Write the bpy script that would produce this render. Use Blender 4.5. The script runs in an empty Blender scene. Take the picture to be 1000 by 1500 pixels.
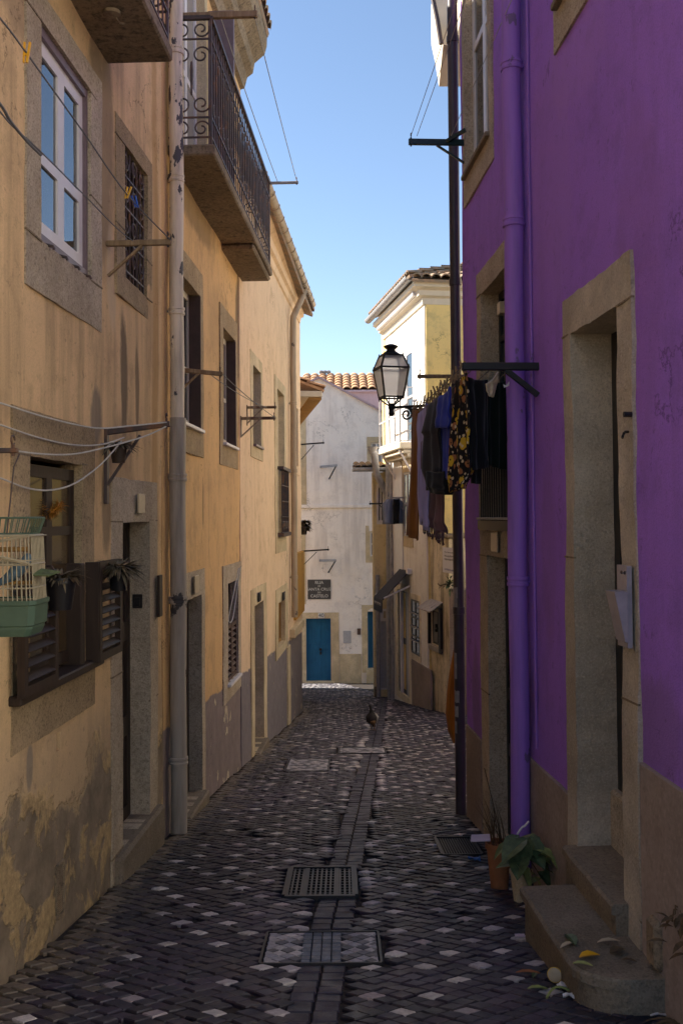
import bpy, math, random
from mathutils import Vector, Matrix, noise
R = math.radians
V = Vector
SC = bpy.context.scene
COL = SC.collection
rnd = random.Random(7)

# ------------------------------------------------------------------ camera and measuring
FPX, CX, CY = 1450.0, 500.0, 719.0          # focal length and principal point in photo pixels
PITCH, ROLL = R(1.5), R(-0.45)
CAMM = Matrix.Rotation(R(90) + PITCH, 3, 'X') @ Matrix.Rotation(ROLL, 3, 'Z')
EYE, SLOPE = 1.52, 0.118                    # the eye stands 1.52 m above a street falling 11.8 %

def ray(px, py):
    return CAMM @ V(((px - CX) / FPX, -(py - CY) / FPX, -1.0))
def at(px, py, D):                          # the point seen at a pixel, D metres down the street
    r = ray(px, py)
    return r * (D / r.y)
def gz(y):
    return -(EYE + SLOPE * y)
def onground(px, py):
    r = ray(px, py)
    t = -EYE / (r.z + SLOPE * r.y)
    return r * t

class Wall:                                 # an upright plane: s along it, z up, o out into the street
    def __init__(self, o, u, side):
        self.O = V((o[0], o[1], 0)); self.u = V((u[0], u[1], 0)).normalized()
        self.n = V((self.u.y, -self.u.x, 0)) * side
    def st(self, px, py):
        r = ray(px, py)
        t = self.O.dot(self.n) / r.dot(self.n)
        p = r * t - self.O
        return p.dot(self.u), p.z
    def P(self, s, z, o=0.0):
        return self.O + self.u * s + self.n * o + V((0, 0, z))
    def rect(self, x1, y1, x2, y2):         # photo corners, top at x1 and bottom at x2
        s1, z1 = self.st(x1, y1); s2, z2 = self.st(x2, y2)
        return (min(s1, s2), max(s1, s2), min(z1, z2), max(z1, z2))

# ------------------------------------------------------------------ mesh builder
class MB:
    def __init__(self):
        self.v = []; self.f = []; self.c = None
    def add(self, pts, faces):
        b = len(self.v)
        self.v += [V(p) for p in pts]
        self.f += [tuple(b + i for i in f) for f in faces]
    def hexa(self, p):                      # 8 points: bottom loop, top loop
        self.add(p, [(3, 2, 1, 0), (4, 5, 6, 7), (0, 1, 5, 4), (1, 2, 6, 5), (2, 3, 7, 6), (3, 0, 4, 7)])
        return self
    def box(self, c, d, X=V((1, 0, 0)), Y=V((0, 1, 0)), Z=V((0, 0, 1)), bev=0.0):
        c = V(c); hx, hy, hz = d[0] / 2, d[1] / 2, d[2] / 2
        if bev <= 0:
            p = [c + X * sx * hx + Y * sy * hy + Z * sz * hz for sz in (-1, 1) for sx, sy in ((-1, -1), (1, -1), (1, 1), (-1, 1))]
            return self.hexa(p)
        b = min(bev, hx * .8, hy * .8, hz * .8)
        L = []
        for z, k in ((-hz, b), (-hz + b, 0), (hz - b, 0), (hz, b)):
            for x, y in ((-hx + b, -hy + k), (hx - b, -hy + k), (hx - k, -hy + b), (hx - k, hy - b), (hx - b, hy - k), (-hx + b, hy - k), (-hx + k, hy - b), (-hx + k, -hy + b)):
                L.append(c + X * x + Y * y + Z * z)
        F = [tuple(reversed(range(8))), tuple(range(24, 32))]
        for r in range(3):
            for i in range(8):
                j = (i + 1) % 8
                F.append((r * 8 + i, r * 8 + j, r * 8 + 8 + j, r * 8 + 8 + i))
        self.add(L, F)
        return self
    def bar(self, a, b, w, h=None, up=V((0, 0, 1)), bev=0.0):
        a, b = V(a), V(b); h = h or w
        X = (b - a); l = X.length; X = X / l
        Y = up.cross(X)
        if Y.length < 1e-4: Y = V((1, 0, 0)).cross(X)
        Y.normalize(); Z = X.cross(Y)
        return self.box((a + b) / 2, (l, w, h), X, Y, Z, bev)
    def tube(self, pts, r, n=8, cap=True, closed=False):
        pts = [V(p) for p in pts]; m = len(pts)
        rs = r if isinstance(r, (list, tuple)) else [r] * m
        b = len(self.v); ref = None
        for i, p in enumerate(pts):
            if closed: t = pts[(i + 1) % m] - pts[i - 1]
            else: t = pts[min(i + 1, m - 1)] - pts[max(i - 1, 0)]
            t.normalize()
            if ref is None:
                ref = V((0, 0, 1)) if abs(t.z) < .9 else V((1, 0, 0))
            x = (ref - t * ref.dot(t))
            if x.length < 1e-5: x = V((0, 1, 0)) - t * t.y
            x.normalize(); ref = x; y = t.cross(x)
            for k in range(n):
                a = 2 * math.pi * k / n
                self.v.append(p + (x * math.cos(a) + y * math.sin(a)) * rs[i])
        for i in range(m if closed else m - 1):
            j = (i + 1) % m
            for k in range(n):
                l = (k + 1) % n
                self.f.append((b + i * n + k, b + i * n + l, b + j * n + l, b + j * n + k))
        if cap and not closed:
            self.f.append(tuple(b + k for k in reversed(range(n))))
            self.f.append(tuple(b + (m - 1) * n + k for k in range(n)))
        return self
    def lathe(self, c, prof, n=20, axis=V((0, 0, 1)), X=None, sx=1.0, sy=1.0):   # prof: (radius, height)
        c = V(c); axis = axis.normalized()
        X = X or (V((1, 0, 0)) if abs(axis.x) < .9 else V((0, 1, 0)))
        X = (X - axis * X.dot(axis)).normalized(); Y = axis.cross(X)
        b = len(self.v); m = len(prof)
        for r, h in prof:
            for k in range(n):
                a = 2 * math.pi * k / n
                self.v.append(c + axis * h + X * math.cos(a) * r * sx + Y * math.sin(a) * r * sy)
        for i in range(m - 1):
            for k in range(n):
                l = (k + 1) % n
                self.f.append((b + i * n + k, b + i * n + l, b + (i + 1) * n + l, b + (i + 1) * n + k))
        self.f.append(tuple(b + k for k in reversed(range(n))))
        self.f.append(tuple(b + (m - 1) * n + k for k in range(n)))
        return self
    def leaf(self, a, d, up, l, w, bend=.3, fold=.15):
        d = V(d).normalized(); side = d.cross(V(up))
        if side.length < 1e-4: side = V((1, 0, 0))
        side.normalize(); nn = side.cross(d)
        P = []
        for t, k in ((0, .12), (.25, .8), (.55, 1), (.8, .6), (1, .04)):
            c = V(a) + d * l * t - nn * (bend * l * t * t)
            P += [c - side * w / 2 * k + nn * fold * w * k, c, c + side * w / 2 * k + nn * fold * w * k]
        F = []
        for i in range(4):
            for j in range(2):
                F.append((i * 3 + j, i * 3 + j + 1, i * 3 + j + 4, i * 3 + j + 3))
        self.add(P, F)
        return self
    def build(self, name, mat, parent=None, smooth=False, label=None):
        o = parent.matrix_basis.translation if parent else V((0, 0, 0))
        if parent and parent.parent: o = o + parent.parent.matrix_basis.translation
        me = bpy.data.meshes.new(name)
        org = V(o)
        me.from_pydata([tuple(p - org) for p in self.v], [], self.f)
        if self.c:
            at_ = me.color_attributes.new('tint', 'FLOAT_COLOR', 'CORNER')
            i = 0
            for fi, f in enumerate(self.f):
                for _ in f:
                    at_.data[i].color = self.c[fi] if fi < len(self.c) else (0.05, 0.05, 0.05, 1); i += 1
        me.update()
        if smooth:
            me.polygons.foreach_set('use_smooth', [True] * len(me.polygons))
            if smooth != 2:
                me.set_sharp_from_angle(angle=R(38))
        ob = bpy.data.objects.new(name, me)
        COL.objects.link(ob)
        if mat: me.materials.append(mat)
        if parent: ob.parent = parent
        if label: ob['label'] = label
        return ob

def thing(name, label, cat, loc=(0, 0, 0), group=None):
    o = bpy.data.objects.new(name, None); COL.objects.link(o)
    o.location = loc; o.empty_display_size = .1
    o['label'] = label; o['category'] = cat
    if group: o['group'] = group
    return o
def tag(ob, label, cat, group=None, kind=None):
    if label: ob['label'] = label
    if cat: ob['category'] = cat
    if group: ob['group'] = group
    if kind: ob['kind'] = kind
    # put the origin of a single-mesh thing at its base
    if ob.type == 'MESH' and not ob.parent and not kind:
        vs = ob.data.vertices
        mn = [min(v.co[i] for v in vs) for i in range(3)]; mx = [max(v.co[i] for v in vs) for i in range(3)]
        c = V(((mn[0] + mx[0]) / 2, (mn[1] + mx[1]) / 2, mn[2]))
        ob.data.transform(Matrix.Translation(-c)); ob.location = c
    return ob

def lin(a, b, n):
    return [a + (b - a) * i / n for i in range(n + 1)]
def nz(p, s=1.0, k=0):
    return noise.noise(V(p) * s + V((k * 7.3, k * 3.1, k * 1.7)))

def slab(mb, W, rect, holes=(), of=0.0, ob=-.05, cell=.2, jit=0.0, jedge=0.0, back=False, seed=0, poly=None):
    """Sheet of small faces on a wall plane with rectangular holes; edges turn back to depth ob (holes to their own depth).
    holes: (s0,s1,z0,z1,depth,filled)"""
    s0, s1, z0, z1 = rect
    S = set([s0, s1]); Z = set([z0, z1])
    for h in holes:
        S |= {h[0], h[1]}; Z |= {h[2], h[3]}
    def fine(A, a, b):
        A = sorted(x for x in A if a - 1e-6 <= x <= b + 1e-6)
        out = [A[0]]
        for x in A[1:]:
            if x - out[-1] < 1e-4: continue
            n = max(1, int(round((x - out[-1]) / cell)))
            o0 = out[-1]
            out += [o0 + (x - o0) * (i + 1) / n for i in range(n)]
        return out
    S = fine(S, s0, s1); Z = fine(Z, z0, z1)
    def hid(i, j):
        if i < 0 or j < 0 or i >= len(S) - 1 or j >= len(Z) - 1: return -2
        cs, cz = (S[i] + S[i + 1]) / 2, (Z[j] + Z[j + 1]) / 2
        for k, h in enumerate(holes):
            if h[0] < cs < h[1] and h[2] < cz < h[3]: return k
        return -1
    idx = {}
    def vert(i, j, layer, d):
        key = (i, j, layer)
        if key not in idx:
            s, z = S[i], Z[j]
            p = W.P(s, z, d)
            if jit or jedge:
                q = V((s, z, seed * 3.7))
                if layer == 0:
                    p = p + W.n * (jit * (nz(q, 1.3, 1) + .5 * nz(q, 4.1, 2)))
                if jedge:
                    p = p + W.u * (jedge * (.6 * nz(q, 9, 3) + .7 * nz(q, 23, 5))) + V((0, 0, jedge * (.6 * nz(q, 9, 4) + .7 * nz(q, 23, 6))))
            idx[key] = len(mb.v); mb.v.append(p)
        return idx[key]
    flip = W.u.cross(V((0, 0, 1))).dot(W.n) < 0
    def face(a):
        mb.f.append(tuple(reversed(a)) if flip else tuple(a))
    for i in range(len(S) - 1):
        for j in range(len(Z) - 1):
            h = hid(i, j)
            if h == -1:
                face([vert(i, j, 0, of), vert(i + 1, j, 0, of), vert(i + 1, j + 1, 0, of), vert(i, j + 1, 0, of)])
                if back:
                    face([vert(i, j + 1, -2, ob), vert(i + 1, j + 1, -2, ob), vert(i + 1, j, -2, ob), vert(i, j, -2, ob)])
                for di, dj, e in ((-1, 0, ((i, j + 1), (i, j))), (1, 0, ((i + 1, j), (i + 1, j + 1))), (0, -1, ((i, j), (i + 1, j))), (0, 1, ((i + 1, j + 1), (i, j + 1)))):
                    g = hid(i + di, j + dj)
                    if g == -1: continue
                    d = ob if g == -2 or back else of - holes[g][4]
                    lay = -2 if (g == -2 or back) else 10 + g
                    (a, b), (c, e2) = e
                    face([vert(c, e2, 0, of), vert(a, b, 0, of), vert(a, b, lay, d), vert(c, e2, lay, d)])
            elif h >= 0 and len(holes[h]) > 5 and holes[h][5]:
                d = of - holes[h][4]
                face([vert(i, j, 10 + h, d), vert(i + 1, j, 10 + h, d), vert(i + 1, j + 1, 10 + h, d), vert(i, j + 1, 10 + h, d)])
    return mb

# ------------------------------------------------------------------ materials
class NT:
    def __init__(self, name):
        self.m = bpy.data.materials.new(name); self.m.use_nodes = True
        self.t = self.m.node_tree; self.N = self.t.nodes; self.L = self.t.links
        self.bsdf = self.N['Principled BSDF']
        self.pos = None
    def new(self, t): return self.N.new(t)
    def link(self, a, b): self.L.new(a, b)
    def coords(self, world=False):
        if world: return self.new('ShaderNodeNewGeometry').outputs['Position']
        return self.new('ShaderNodeTexCoord').outputs['Object']
    def mapped(self, co, sc=(1, 1, 1), loc=(0, 0, 0), rot=(0, 0, 0)):
        n = self.new('ShaderNodeMapping'); self.link(co, n.inputs[0])
        n.inputs['Scale'].default_value = sc; n.inputs['Location'].default_value = loc; n.inputs['Rotation'].default_value = rot
        return n.outputs[0]
    def noise(self, co, scale, detail=5, rough=.55, dist=0):
        n = self.new('ShaderNodeTexNoise'); self.link(co, n.inputs['Vector'])
        n.inputs['Scale'].default_value = scale; n.inputs['Detail'].default_value = detail
        n.inputs['Roughness'].default_value = rough; n.inputs['Distortion'].default_value = dist
        return n.outputs['Fac']
    def ramp(self, f, a, b, va=0.0, vb=1.0):
        n = self.new('ShaderNodeMapRange'); self.link(f, n.inputs[0])
        for i, x in zip((1, 2, 3, 4), (a, b, va, vb)): n.inputs[i].default_value = x
        n.clamp = True
        return n.outputs[0]
    def mix(self, f, a, b, mode='MIX'):
        n = self.new('ShaderNodeMix'); n.data_type = 'RGBA'; n.blend_type = mode
        for s, x in ((0, f), (6, a), (7, b)):
            if hasattr(x, 'is_linked') or isinstance(x, bpy.types.NodeSocket): self.link(x, n.inputs[s])
            elif s == 0: n.inputs[0].default_value = x
            else: n.inputs[s].default_value = tuple(x) + (1,)
        return n.outputs[2]
    def math(self, op, a, b=None, c=None):
        n = self.new('ShaderNodeMath'); n.operation = op
        for i, x in enumerate((a, b, c)):
            if x is None: continue
            if isinstance(x, bpy.types.NodeSocket): self.link(x, n.inputs[i])
            else: n.inputs[i].default_value = x
        return n.outputs[0]
    def sep(self, co):
        n = self.new('ShaderNodeSeparateXYZ'); self.link(co, n.inputs[0]); return n.outputs
    def bump(self, f, st=.3, dist=.01, prev=None):
        n = self.new('ShaderNodeBump'); self.link(f, n.inputs['Height'])
        n.inputs['Strength'].default_value = st; n.inputs['Distance'].default_value = dist
        if prev is not None: self.link(prev, n.inputs['Normal'])
        return n.outputs[0]
    def out(self, col, rough=.85, bump=None, spec=.3, metal=0.0):
        b = self.bsdf
        if isinstance(col, bpy.types.NodeSocket): self.link(col, b.inputs['Base Color'])
        else: b.inputs['Base Color'].default_value = tuple(col) + (1,)
        if isinstance(rough, bpy.types.NodeSocket): self.link(rough, b.inputs['Roughness'])
        else: b.inputs['Roughness'].default_value = rough
        b.inputs['Specular IOR Level'].default_value = spec
        b.inputs['Metallic'].default_value = metal
        if bump is not None: self.link(bump, b.inputs['Normal'])
        return self.m

def sc(c, k): return tuple(x * k for x in c)

def plaster(name, c, c2, stain, streak=.5, spk=.15, bump=.35, extra=None, grain=110, world=True, big=.9):
    t = NT(name); co = t.coords(world)
    n1 = t.noise(co, big, 7, .6)
    col = t.mix(t.ramp(n1, .38, .66), c, c2)
    st = t.noise(t.mapped(co, (5.5, 5.5, .45)), 1.0, 6, .62)
    msk = t.noise(co, .55, 3)
    col = t.mix(t.math('MULTIPLY', t.ramp(st, .46, .64, 0, streak), t.ramp(msk, .4, .58)), col, stain)
    n4 = t.noise(co, 3.3, 8, .7)
    col = t.mix(t.ramp(n4, .5, .64, 0, .42), col, stain)
    n3 = t.noise(co, grain, 3, .6)
    col = t.mix(t.ramp(n3, .36, .55, spk, 0), col, sc(stain, .45))
    col = t.mix(t.ramp(t.noise(co, 17, 6, .75), .60, .66, 0, .5), col, sc(stain, .7))
    crk = t.ramp(t.math('ABSOLUTE', t.math('SUBTRACT', t.noise(co, 1.25, 9, .62, .3), .5)), .0015, .006, 1, 0)
    crk = t.math('MULTIPLY', crk, t.ramp(t.noise(co, .8, 3), .54, .60))
    col = t.mix(t.math('MULTIPLY', crk, .7), col, sc(stain, .5))
    b = t.bump(n3, bump, .006)
    b = t.bump(crk, .5, -.01, b)
    b = t.bump(t.noise(co, 9, 5, .6), bump * .7, .02, b)
    if extra: col, b = extra(t, co, col, b)
    return t.out(col, .9, b, .2)

def height_above_street(t, co):
    x, y, z = t.sep(co)
    return t.math('ADD', t.math('ADD', z, t.math('MULTIPLY', y, SLOPE)), EYE), y

def damp_base(thr, rough_col, cement_col, amp=.9, grow=0.0, y0=0.0):
    def ex(t, co, col, b):
        h, y = height_above_street(t, co)
        if grow: h = t.math('SUBTRACT', h, t.math('MULTIPLY', t.math('SUBTRACT', y, y0), grow))
        n = t.noise(co, 1.5, 8, .62)
        hh = t.math('ADD', h, t.math('MULTIPLY', t.math('SUBTRACT', n, .5), amp * 2))
        hh = t.math('ADD', hh, t.math('MULTIPLY', t.math('SUBTRACT', t.noise(co, 24, 5, .7), .5), .10))
        lost = t.ramp(hh, thr - .02, thr + .02, 1, 0)
        col = t.mix(t.ramp(hh, thr, thr + .55, .5, 0), col, sc(cement_col, 1.15))
        n2 = t.noise(co, 1.9, 7, .6, .4)
        which = t.ramp(n2, .50, .53)
        grit = t.noise(co, 26, 7, .75)
        rc = t.mix(t.ramp(grit, .3, .7), sc(rough_col, .45), rough_col)
        cc = t.mix(t.ramp(t.noise(co, 5, 8, .7), .35, .65), sc(cement_col, .55), cement_col)
        base = t.mix(which, cc, rc)
        col = t.mix(lost, col, base)
        edge = t.math('MULTIPLY', t.ramp(hh, thr - .09, thr, 0, 1), lost)
        col = t.mix(t.math('MULTIPLY', edge, .5), col, sc(rough_col, 1.25))
        b = t.bump(t.math('MULTIPLY', t.math('SUBTRACT', 1.0, lost), 1.0), .8, .012, b)
        b = t.bump(t.math('MULTIPLY', t.math('MULTIPLY', lost, which), grit), .9, .02, b)
        return col, b
    return ex

def painted_plinth(thr, pc, grow=0.0, y0=0.0, peel=(.5, .42, .3)):
    def ex(t, co, col, b):
        h, y = height_above_street(t, co)
        h = t.math('SUBTRACT', h, t.math('MULTIPLY', t.math('SUBTRACT', y, y0), grow))
        h2 = t.math('ADD', h, t.math('MULTIPLY', t.math('SUBTRACT', t.noise(co, 2.2, 6, .6), .5), .16))
        m = t.ramp(h2, thr - .01, thr + .01, 1, 0)
        n = t.noise(co, 2.8, 7, .6)
        c = t.mix(t.ramp(t.noise(co, 7, 6, .7), .3, .7), sc(pc, .7), pc)
        c = t.mix(t.ramp(n, .63, .645), c, peel)
        col = t.mix(m, col, c)
        b = t.bump(t.ramp(n, .63, .645), .7, .008, b)
        return col, b
    return ex

def stone(name, c, dark, bump=.6, pit=.5, scale=1.0, world=True):
    t = NT(name); co = t.coords(world)
    n1 = t.noise(co, 3.2 * scale, 8, .65)
    n0 = t.noise(co, 1.1 * scale, 4, .6)
    n2 = t.noise(co, 95 * scale, 4, .7)
    n3 = t.noise(co, 38 * scale, 6, .7)
    col = t.mix(t.ramp(n1, .38, .62), c, sc(c, .70))
    col = t.mix(t.ramp(n0, .42, .6, 0, .55), col, (c[0] * .62, c[1] * .58, c[2] * .52))
    col = t.mix(t.ramp(n3, .53, .64, 0, pit * .75), col, dark)
    col = t.mix(t.ramp(n2, .52, .64, 0, pit * .7), col, dark)
    col = t.mix(t.ramp(n2, .36, .46, .25, 0), col, sc(c, 1.4))
    b = t.bump(n2, bump, .006); b = t.bump(n3, bump, .012, b); b = t.bump(t.noise(co, 7 * scale, 5, .6), bump * .8, .03, b)
    return t.out(col, .88, b, .25)

def wood(name, c, c2, rough=.6, sc_=(14, 14, 1.2), bump=.3):
    t = NT(name); co = t.coords()
    n = t.noise(t.mapped(co, sc_), 2.0, 6, .65, .6)
    n2 = t.noise(co, 4, 5)
    col = t.mix(t.ramp(n, .35, .65), c, c2)
    col = t.mix(t.ramp(n2, .55, .75, 0, .5), col, sc(c, .5))
    return t.out(col, rough, t.bump(n, bump, .004), .35)

def metal(name, c, rough=.5, rust=None, amt=.6, m=0.0):
    t = NT(name); co = t.coords()
    n = t.noise(co, 9, 7, .7)
    col = t.mix(t.ramp(n, .4, .7), c, sc(c, .65))
    if rust: col = t.mix(t.ramp(t.noise(co, 5, 8, .7), amt - .08, amt + .06), col, rust)
    return t.out(col, rough, t.bump(n, .15, .003), .4, m)

def plain(name, c, rough=.6, var=.2, scale=12, spec=.4, bump=.1):
    t = NT(name); co = t.coords()
    n = t.noise(co, scale, 6, .65)
    return t.out(t.mix(t.ramp(n, .3, .7), sc(c, 1 - var), sc(c, 1 + var * .5)), rough, t.bump(n, bump, .004), spec)

def peeling(name, c, under, thr=.62, dirt=(.1, .07, .04)):
    t = NT(name); co = t.coords()
    n = t.noise(t.mapped(co, (1, 1, .5)), 7.5, 7, .62)
    col = t.mix(t.ramp(t.noise(t.mapped(co, (8, 8, .8)), 1.6, 6, .65), .45, .75, 0, .6), c, dirt)
    msk = t.noise(co, 1.1, 2)
    f = t.math('ADD', n, t.math('MULTIPLY', t.math('SUBTRACT', msk, .5), .35))
    col = t.mix(t.ramp(f, thr, thr + .012), col, under)
    return t.out(col, .55, t.bump(t.ramp(f, thr, thr + .012, 1, 0), .5, .004), .35)

def glass(name, c=(.02, .025, .03), ior=2.6, rough=.02):
    t = NT(name); co = t.coords()
    n = t.noise(co, 1.7, 2)
    b = t.bump(n, .10, .02)
    t.out(c, rough, b, .5)
    t.bsdf.inputs['IOR'].default_value = ior
    return t.m

def cloth_mat(name, c, weave=320, var=.25, rough=.95):
    t = NT(name); co = t.coords()
    n = t.noise(co, weave, 2); n2 = t.noise(t.mapped(co, (6, 6, 1)), 2.5, 4)
    col = t.mix(t.ramp(n2, .3, .7), sc(c, 1 - var), sc(c, 1 + var))
    m = t.out(col, rough, t.bump(n, .25, .002), .1)
    t.bsdf.inputs['Sheen Weight'].default_value = .15
    return m

def floral_mat(name):
    t = NT(name); co = t.coords()
    base = (.012, .011, .013)
    def spots(scale, thr, col, prev, k):
        v = t.new('ShaderNodeTexVoronoi'); v.inputs['Scale'].default_value = scale
        d = t.mapped(co, (1, 1, 1), (k * 3.3, k * 1.9, k))
        w = t.noise(d, scale * 1.6, 3)
        vm = t.new('ShaderNodeVectorMath'); vm.operation = 'ADD'
        t.link(d, vm.inputs[0])
        cb = t.new('ShaderNodeCombineXYZ')
        for i in range(3): t.link(t.math('MULTIPLY', w, .6 / scale), cb.inputs[i])
        t.link(cb.outputs[0], vm.inputs[1])
        t.link(vm.outputs[0], v.inputs['Vector'])
        return t.mix(t.ramp(v.outputs['Distance'], thr, thr + .04, 1, 0), prev, col)
    col = spots(13, .30, (.30, .13, .06), base, 1)
    col = spots(10, .33, (.55, .36, .03), col, 2)
    col = spots(22, .24, (.55, .45, .30), col, 3)
    col = spots(30, .2, (.02, .02, .02), col, 5)
    return t.out(col, .9, None, .15)

MT = {}
def spots(L):
    # stains and patches with a shape of their own: (y, z, half width, half height, amount, colour)
    def ex(t, co, col, b):
        x, y, z = t.sep(co)
        n = t.noise(t.mapped(co, (5, 5, 2.2)), 1.3, 7, .7)
        for (y0, z0, ry, rz, k, c) in L:
            dy = t.math('POWER', t.math('ABSOLUTE', t.math('DIVIDE', t.math('SUBTRACT', y, y0), ry)), 2.0)
            dz = t.math('POWER', t.math('ABSOLUTE', t.math('DIVIDE', t.math('SUBTRACT', z, z0), rz)), 2.0)
            d = t.math('ADD', t.math('ADD', dy, dz), t.math('MULTIPLY', t.math('SUBTRACT', n, .5), 2.0))
            col = t.mix(t.ramp(d, .5, 1.1, k, 0), col, c)
        return col, b
    return ex
P_SPOTS = [(6.4, -1.2, .5, .35, .5, (.16, .09, .2)), (4.1, -.9, .35, .25, .45, (.2, .12, .24)), (5.6, 1.9, .5, .8, .3, (.40, .21, .60)), (4.2, 1.0, .3, .9, .3, (.28, .13, .42)), (7.9, -1.5, .2, .5, .5, (.15, .1, .18)), (6.6, 2.6, .3, .6, .25, (.26, .12, .42)), (5.7, -.2, .16, .6, .3, (.27, .13, .40)), (5.0, 2.4, .5, .3, .25, (.42, .22, .6))]
def both(f, g):
    def ex(t, co, col, b):
        col, b = f(t, co, col, b)
        return g(t, co, col, b)
    return ex
A_SPOTS = [(6.42, .95, .10, .42, .8, (.10, .075, .05)), (6.75, .85, .06, .40, .7, (.11, .08, .05)), (5.8, .60, .12, .20, .75, (.17, .145, .115)),
           (5.95, 2.3, .30, .75, .7, (.19, .14, .09)), (4.72, -1.18, .05, .12, .8, (.20, .18, .15)), (6.35, .25, .35, .45, .35, (.22, .16, .10)),
           (7.3, 1.2, .10, 3.5, .55, (.42, .24, .08)), (6.0, .1, .10, .35, .6, (.10, .08, .06)), (4.6, 2.5, .30, .3, .5, (.2, .15, .1)), (6.15, 1.5, .12, .35, .5, (.6, .48, .32))]
B_SPOTS = [(11.45, 2.2, .16, .7, .8, (.12, .09, .06)), (8.9, 2.75, 1.2, .18, .6, (.2, .14, .08)), (9.2, .1, .05, .25, .6, (.2, .14, .07)), (10.2, 1.9, .8, .5, .3, (.25, .17, .09)), (8.3, -.2, .1, .5, .4, (.24, .16, .08))]
def setup_materials():
    M = MT
    TAN = (.40, .245, .115); TAN2 = (.45, .30, .155); STN = (.15, .095, .05)
    M['tan_a'] = plaster('tan_plaster_stained', (.79, .545, .285), (.67, .46, .245), (.34, .23, .125), .55, extra=both(spots(A_SPOTS), damp_base(.80, (.66, .47, .24), (.31, .24, .165), .62)))
    M['tan_b'] = plaster('ochre_plaster', (.74, .47, .21), (.67, .425, .20), (.40, .255, .13), .42, extra=both(spots(B_SPOTS), painted_plinth(.92, (.27, .215, .20), .065, 9.5)))
    M['tan_c'] = plaster('peach_plaster', (.82, .60, .39), (.79, .58, .375), (.52, .36, .21), .28, .1, extra=painted_plinth(.95, (.25, .215, .22), .06, 9.5))
    M['ochre'] = plaster('ochre_panel_plaster', (.50, .27, .06), (.44, .24, .06), (.25, .15, .05), .4)
    M['purple'] = plaster('purple_stucco', (.385, .182, .72), (.36, .17, .67), (.25, .13, .46), .4, .2, .6, extra=spots(P_SPOTS), grain=140, big=.5)
    M['purple_pipe'] = peeling('purple_pipe_paint', (.325, .155, .56), (.18, .11, .25), .63, (.19, .11, .30)); M['purple_pipe'].node_tree.nodes['Principled BSDF'].inputs['Roughness'].default_value = .68
    M['white'] = plaster('white_limewash', (.86, .82, .75), (.82, .78, .71), (.58, .52, .43), .6, .05)
    M['end'] = plaster('grey_white_render', (.93, .85, .76), (.88, .80, .72), (.66, .585, .52), .75, .06, .3)
    M['cream'] = plaster('cream_render', (.82, .73, .56), (.76, .67, .49), (.30, .23, .14), .6, .1)
    M['yellow'] = plaster('yellow_render', (.84, .63, .24), (.78, .59, .24), (.36, .30, .15), .35, .1)
    M['streaked'] = plaster('streaked_cream_render', (.80, .70, .50), (.66, .54, .34), (.14, .11, .07), 1.0, .15, .5)
    M['mauve'] = plaster('mauve_render', (.47, .34, .36), (.44, .33, .35), (.35, .26, .28), .4, .05)
    M['stone'] = stone('speckled_limestone', (.60, .50, .37), (.16, .12, .075), .8, .75)
    M['stone_dark'] = stone('dirty_limestone', (.50, .37, .215), (.10, .075, .045), .8, .75)
    M['stone_pale'] = stone('pale_limestone', (.72, .58, .37), (.22, .17, .11), .4, .35)
    M['stone_grey'] = stone('grey_step_stone', (.29, .235, .17), (.08, .065, .05), .7, .6)
    M['stone_rough'] = stone('rough_door_stone', (.66, .57, .44), (.25, .20, .15), 1.0, .4)
    M['concrete'] = stone('mouldy_concrete', (.30, .23, .15), (.045, .036, .028), .7, .85, .4)
    M['skirt'] = stone('marble_skirting', (.37, .295, .25), (.17, .13, .11), .2, .4, .4)
    M['pipe_cream'] = peeling('cream_peeling_paint', (.78, .66, .49), (.09, .08, .08), .545)
    M['pipe_grey'] = peeling('grey_pipe_paint', (.41, .35, .28), (.05, .045, .045), .64)
    M['pipe_dark'] = plain('dark_brown_pipe', (.060, .045, .05), .4, .3, 6)
    M['pipe_tan'] = peeling('tan_zinc_pipe', (.42, .32, .21), (.14, .10, .07), .64)
    M['zinc'] = metal('zinc', (.30, .29, .29), .45)
    M['whitewood'] = plain('white_paint', (.72, .68, .66), .4, .1, 8)
    M['mauvewood'] = plain('mauve_brown_paint', (.17, .12, .13), .4, .2, 8)
    M['brown'] = wood('dark_brown_wood', (.045, .028, .018), (.028, .017, .012))
    M['reveal'] = plain('brown_reveal_paint', (.085, .048, .035), .6, .25)
    M['black'] = plain('black_paint', (.018, .016, .015), .45, .3)
    M['iron'] = metal('dark_iron', (.075, .055, .052), .5, (.18, .085, .04), .6)
    M['iron_black'] = metal('black_iron', (.012, .012, .013), .5)
    M['iron_green'] = metal('dark_green_iron', (.006, .03, .035), .35)
    M['armwood'] = wood('weathered_wood', (.33, .23, .13), (.20, .13, .07), .8)
    M['armmetal'] = metal('rusty_cream_metal', (.34, .27, .18), .6, (.10, .05, .025), .55)
    M['greymetal'] = metal('grey_painted_metal', (.36, .345, .34), .5, (.10, .06, .04), .7)
    M['blue'] = wood('blue_painted_wood', (.014, .135, .29), (.010, .10, .23), .5, (18, 18, 1))
    M['greywood'] = plain('pale_grey_paint', (.45, .44, .45), .5, .15)
    M['glass'] = glass('window_glass')
    M['darkglass'] = glass('dim_window_glass', (.012, .012, .014), 1.5, .08)
    M['amberglass'] = glass('curtained_amber_glass', (.075, .048, .022), 1.5, .1)
    M['curtainglass'] = glass('curtained_glass', (.28, .27, .27), 1.5, .1)
    M['interior'] = plain('dark_interior', (.02, .016, .012), .9, .4)
    M['rope'] = plain('pale_rope', (.55, .52, .46), .8, .2, 60)
    M['wire'] = plain('grey_wire', (.12, .12, .12), .6, .2, 60)
    M['wirepale'] = plain('pale_wire', (.42, .40, .34), .6, .2, 60)
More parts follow.
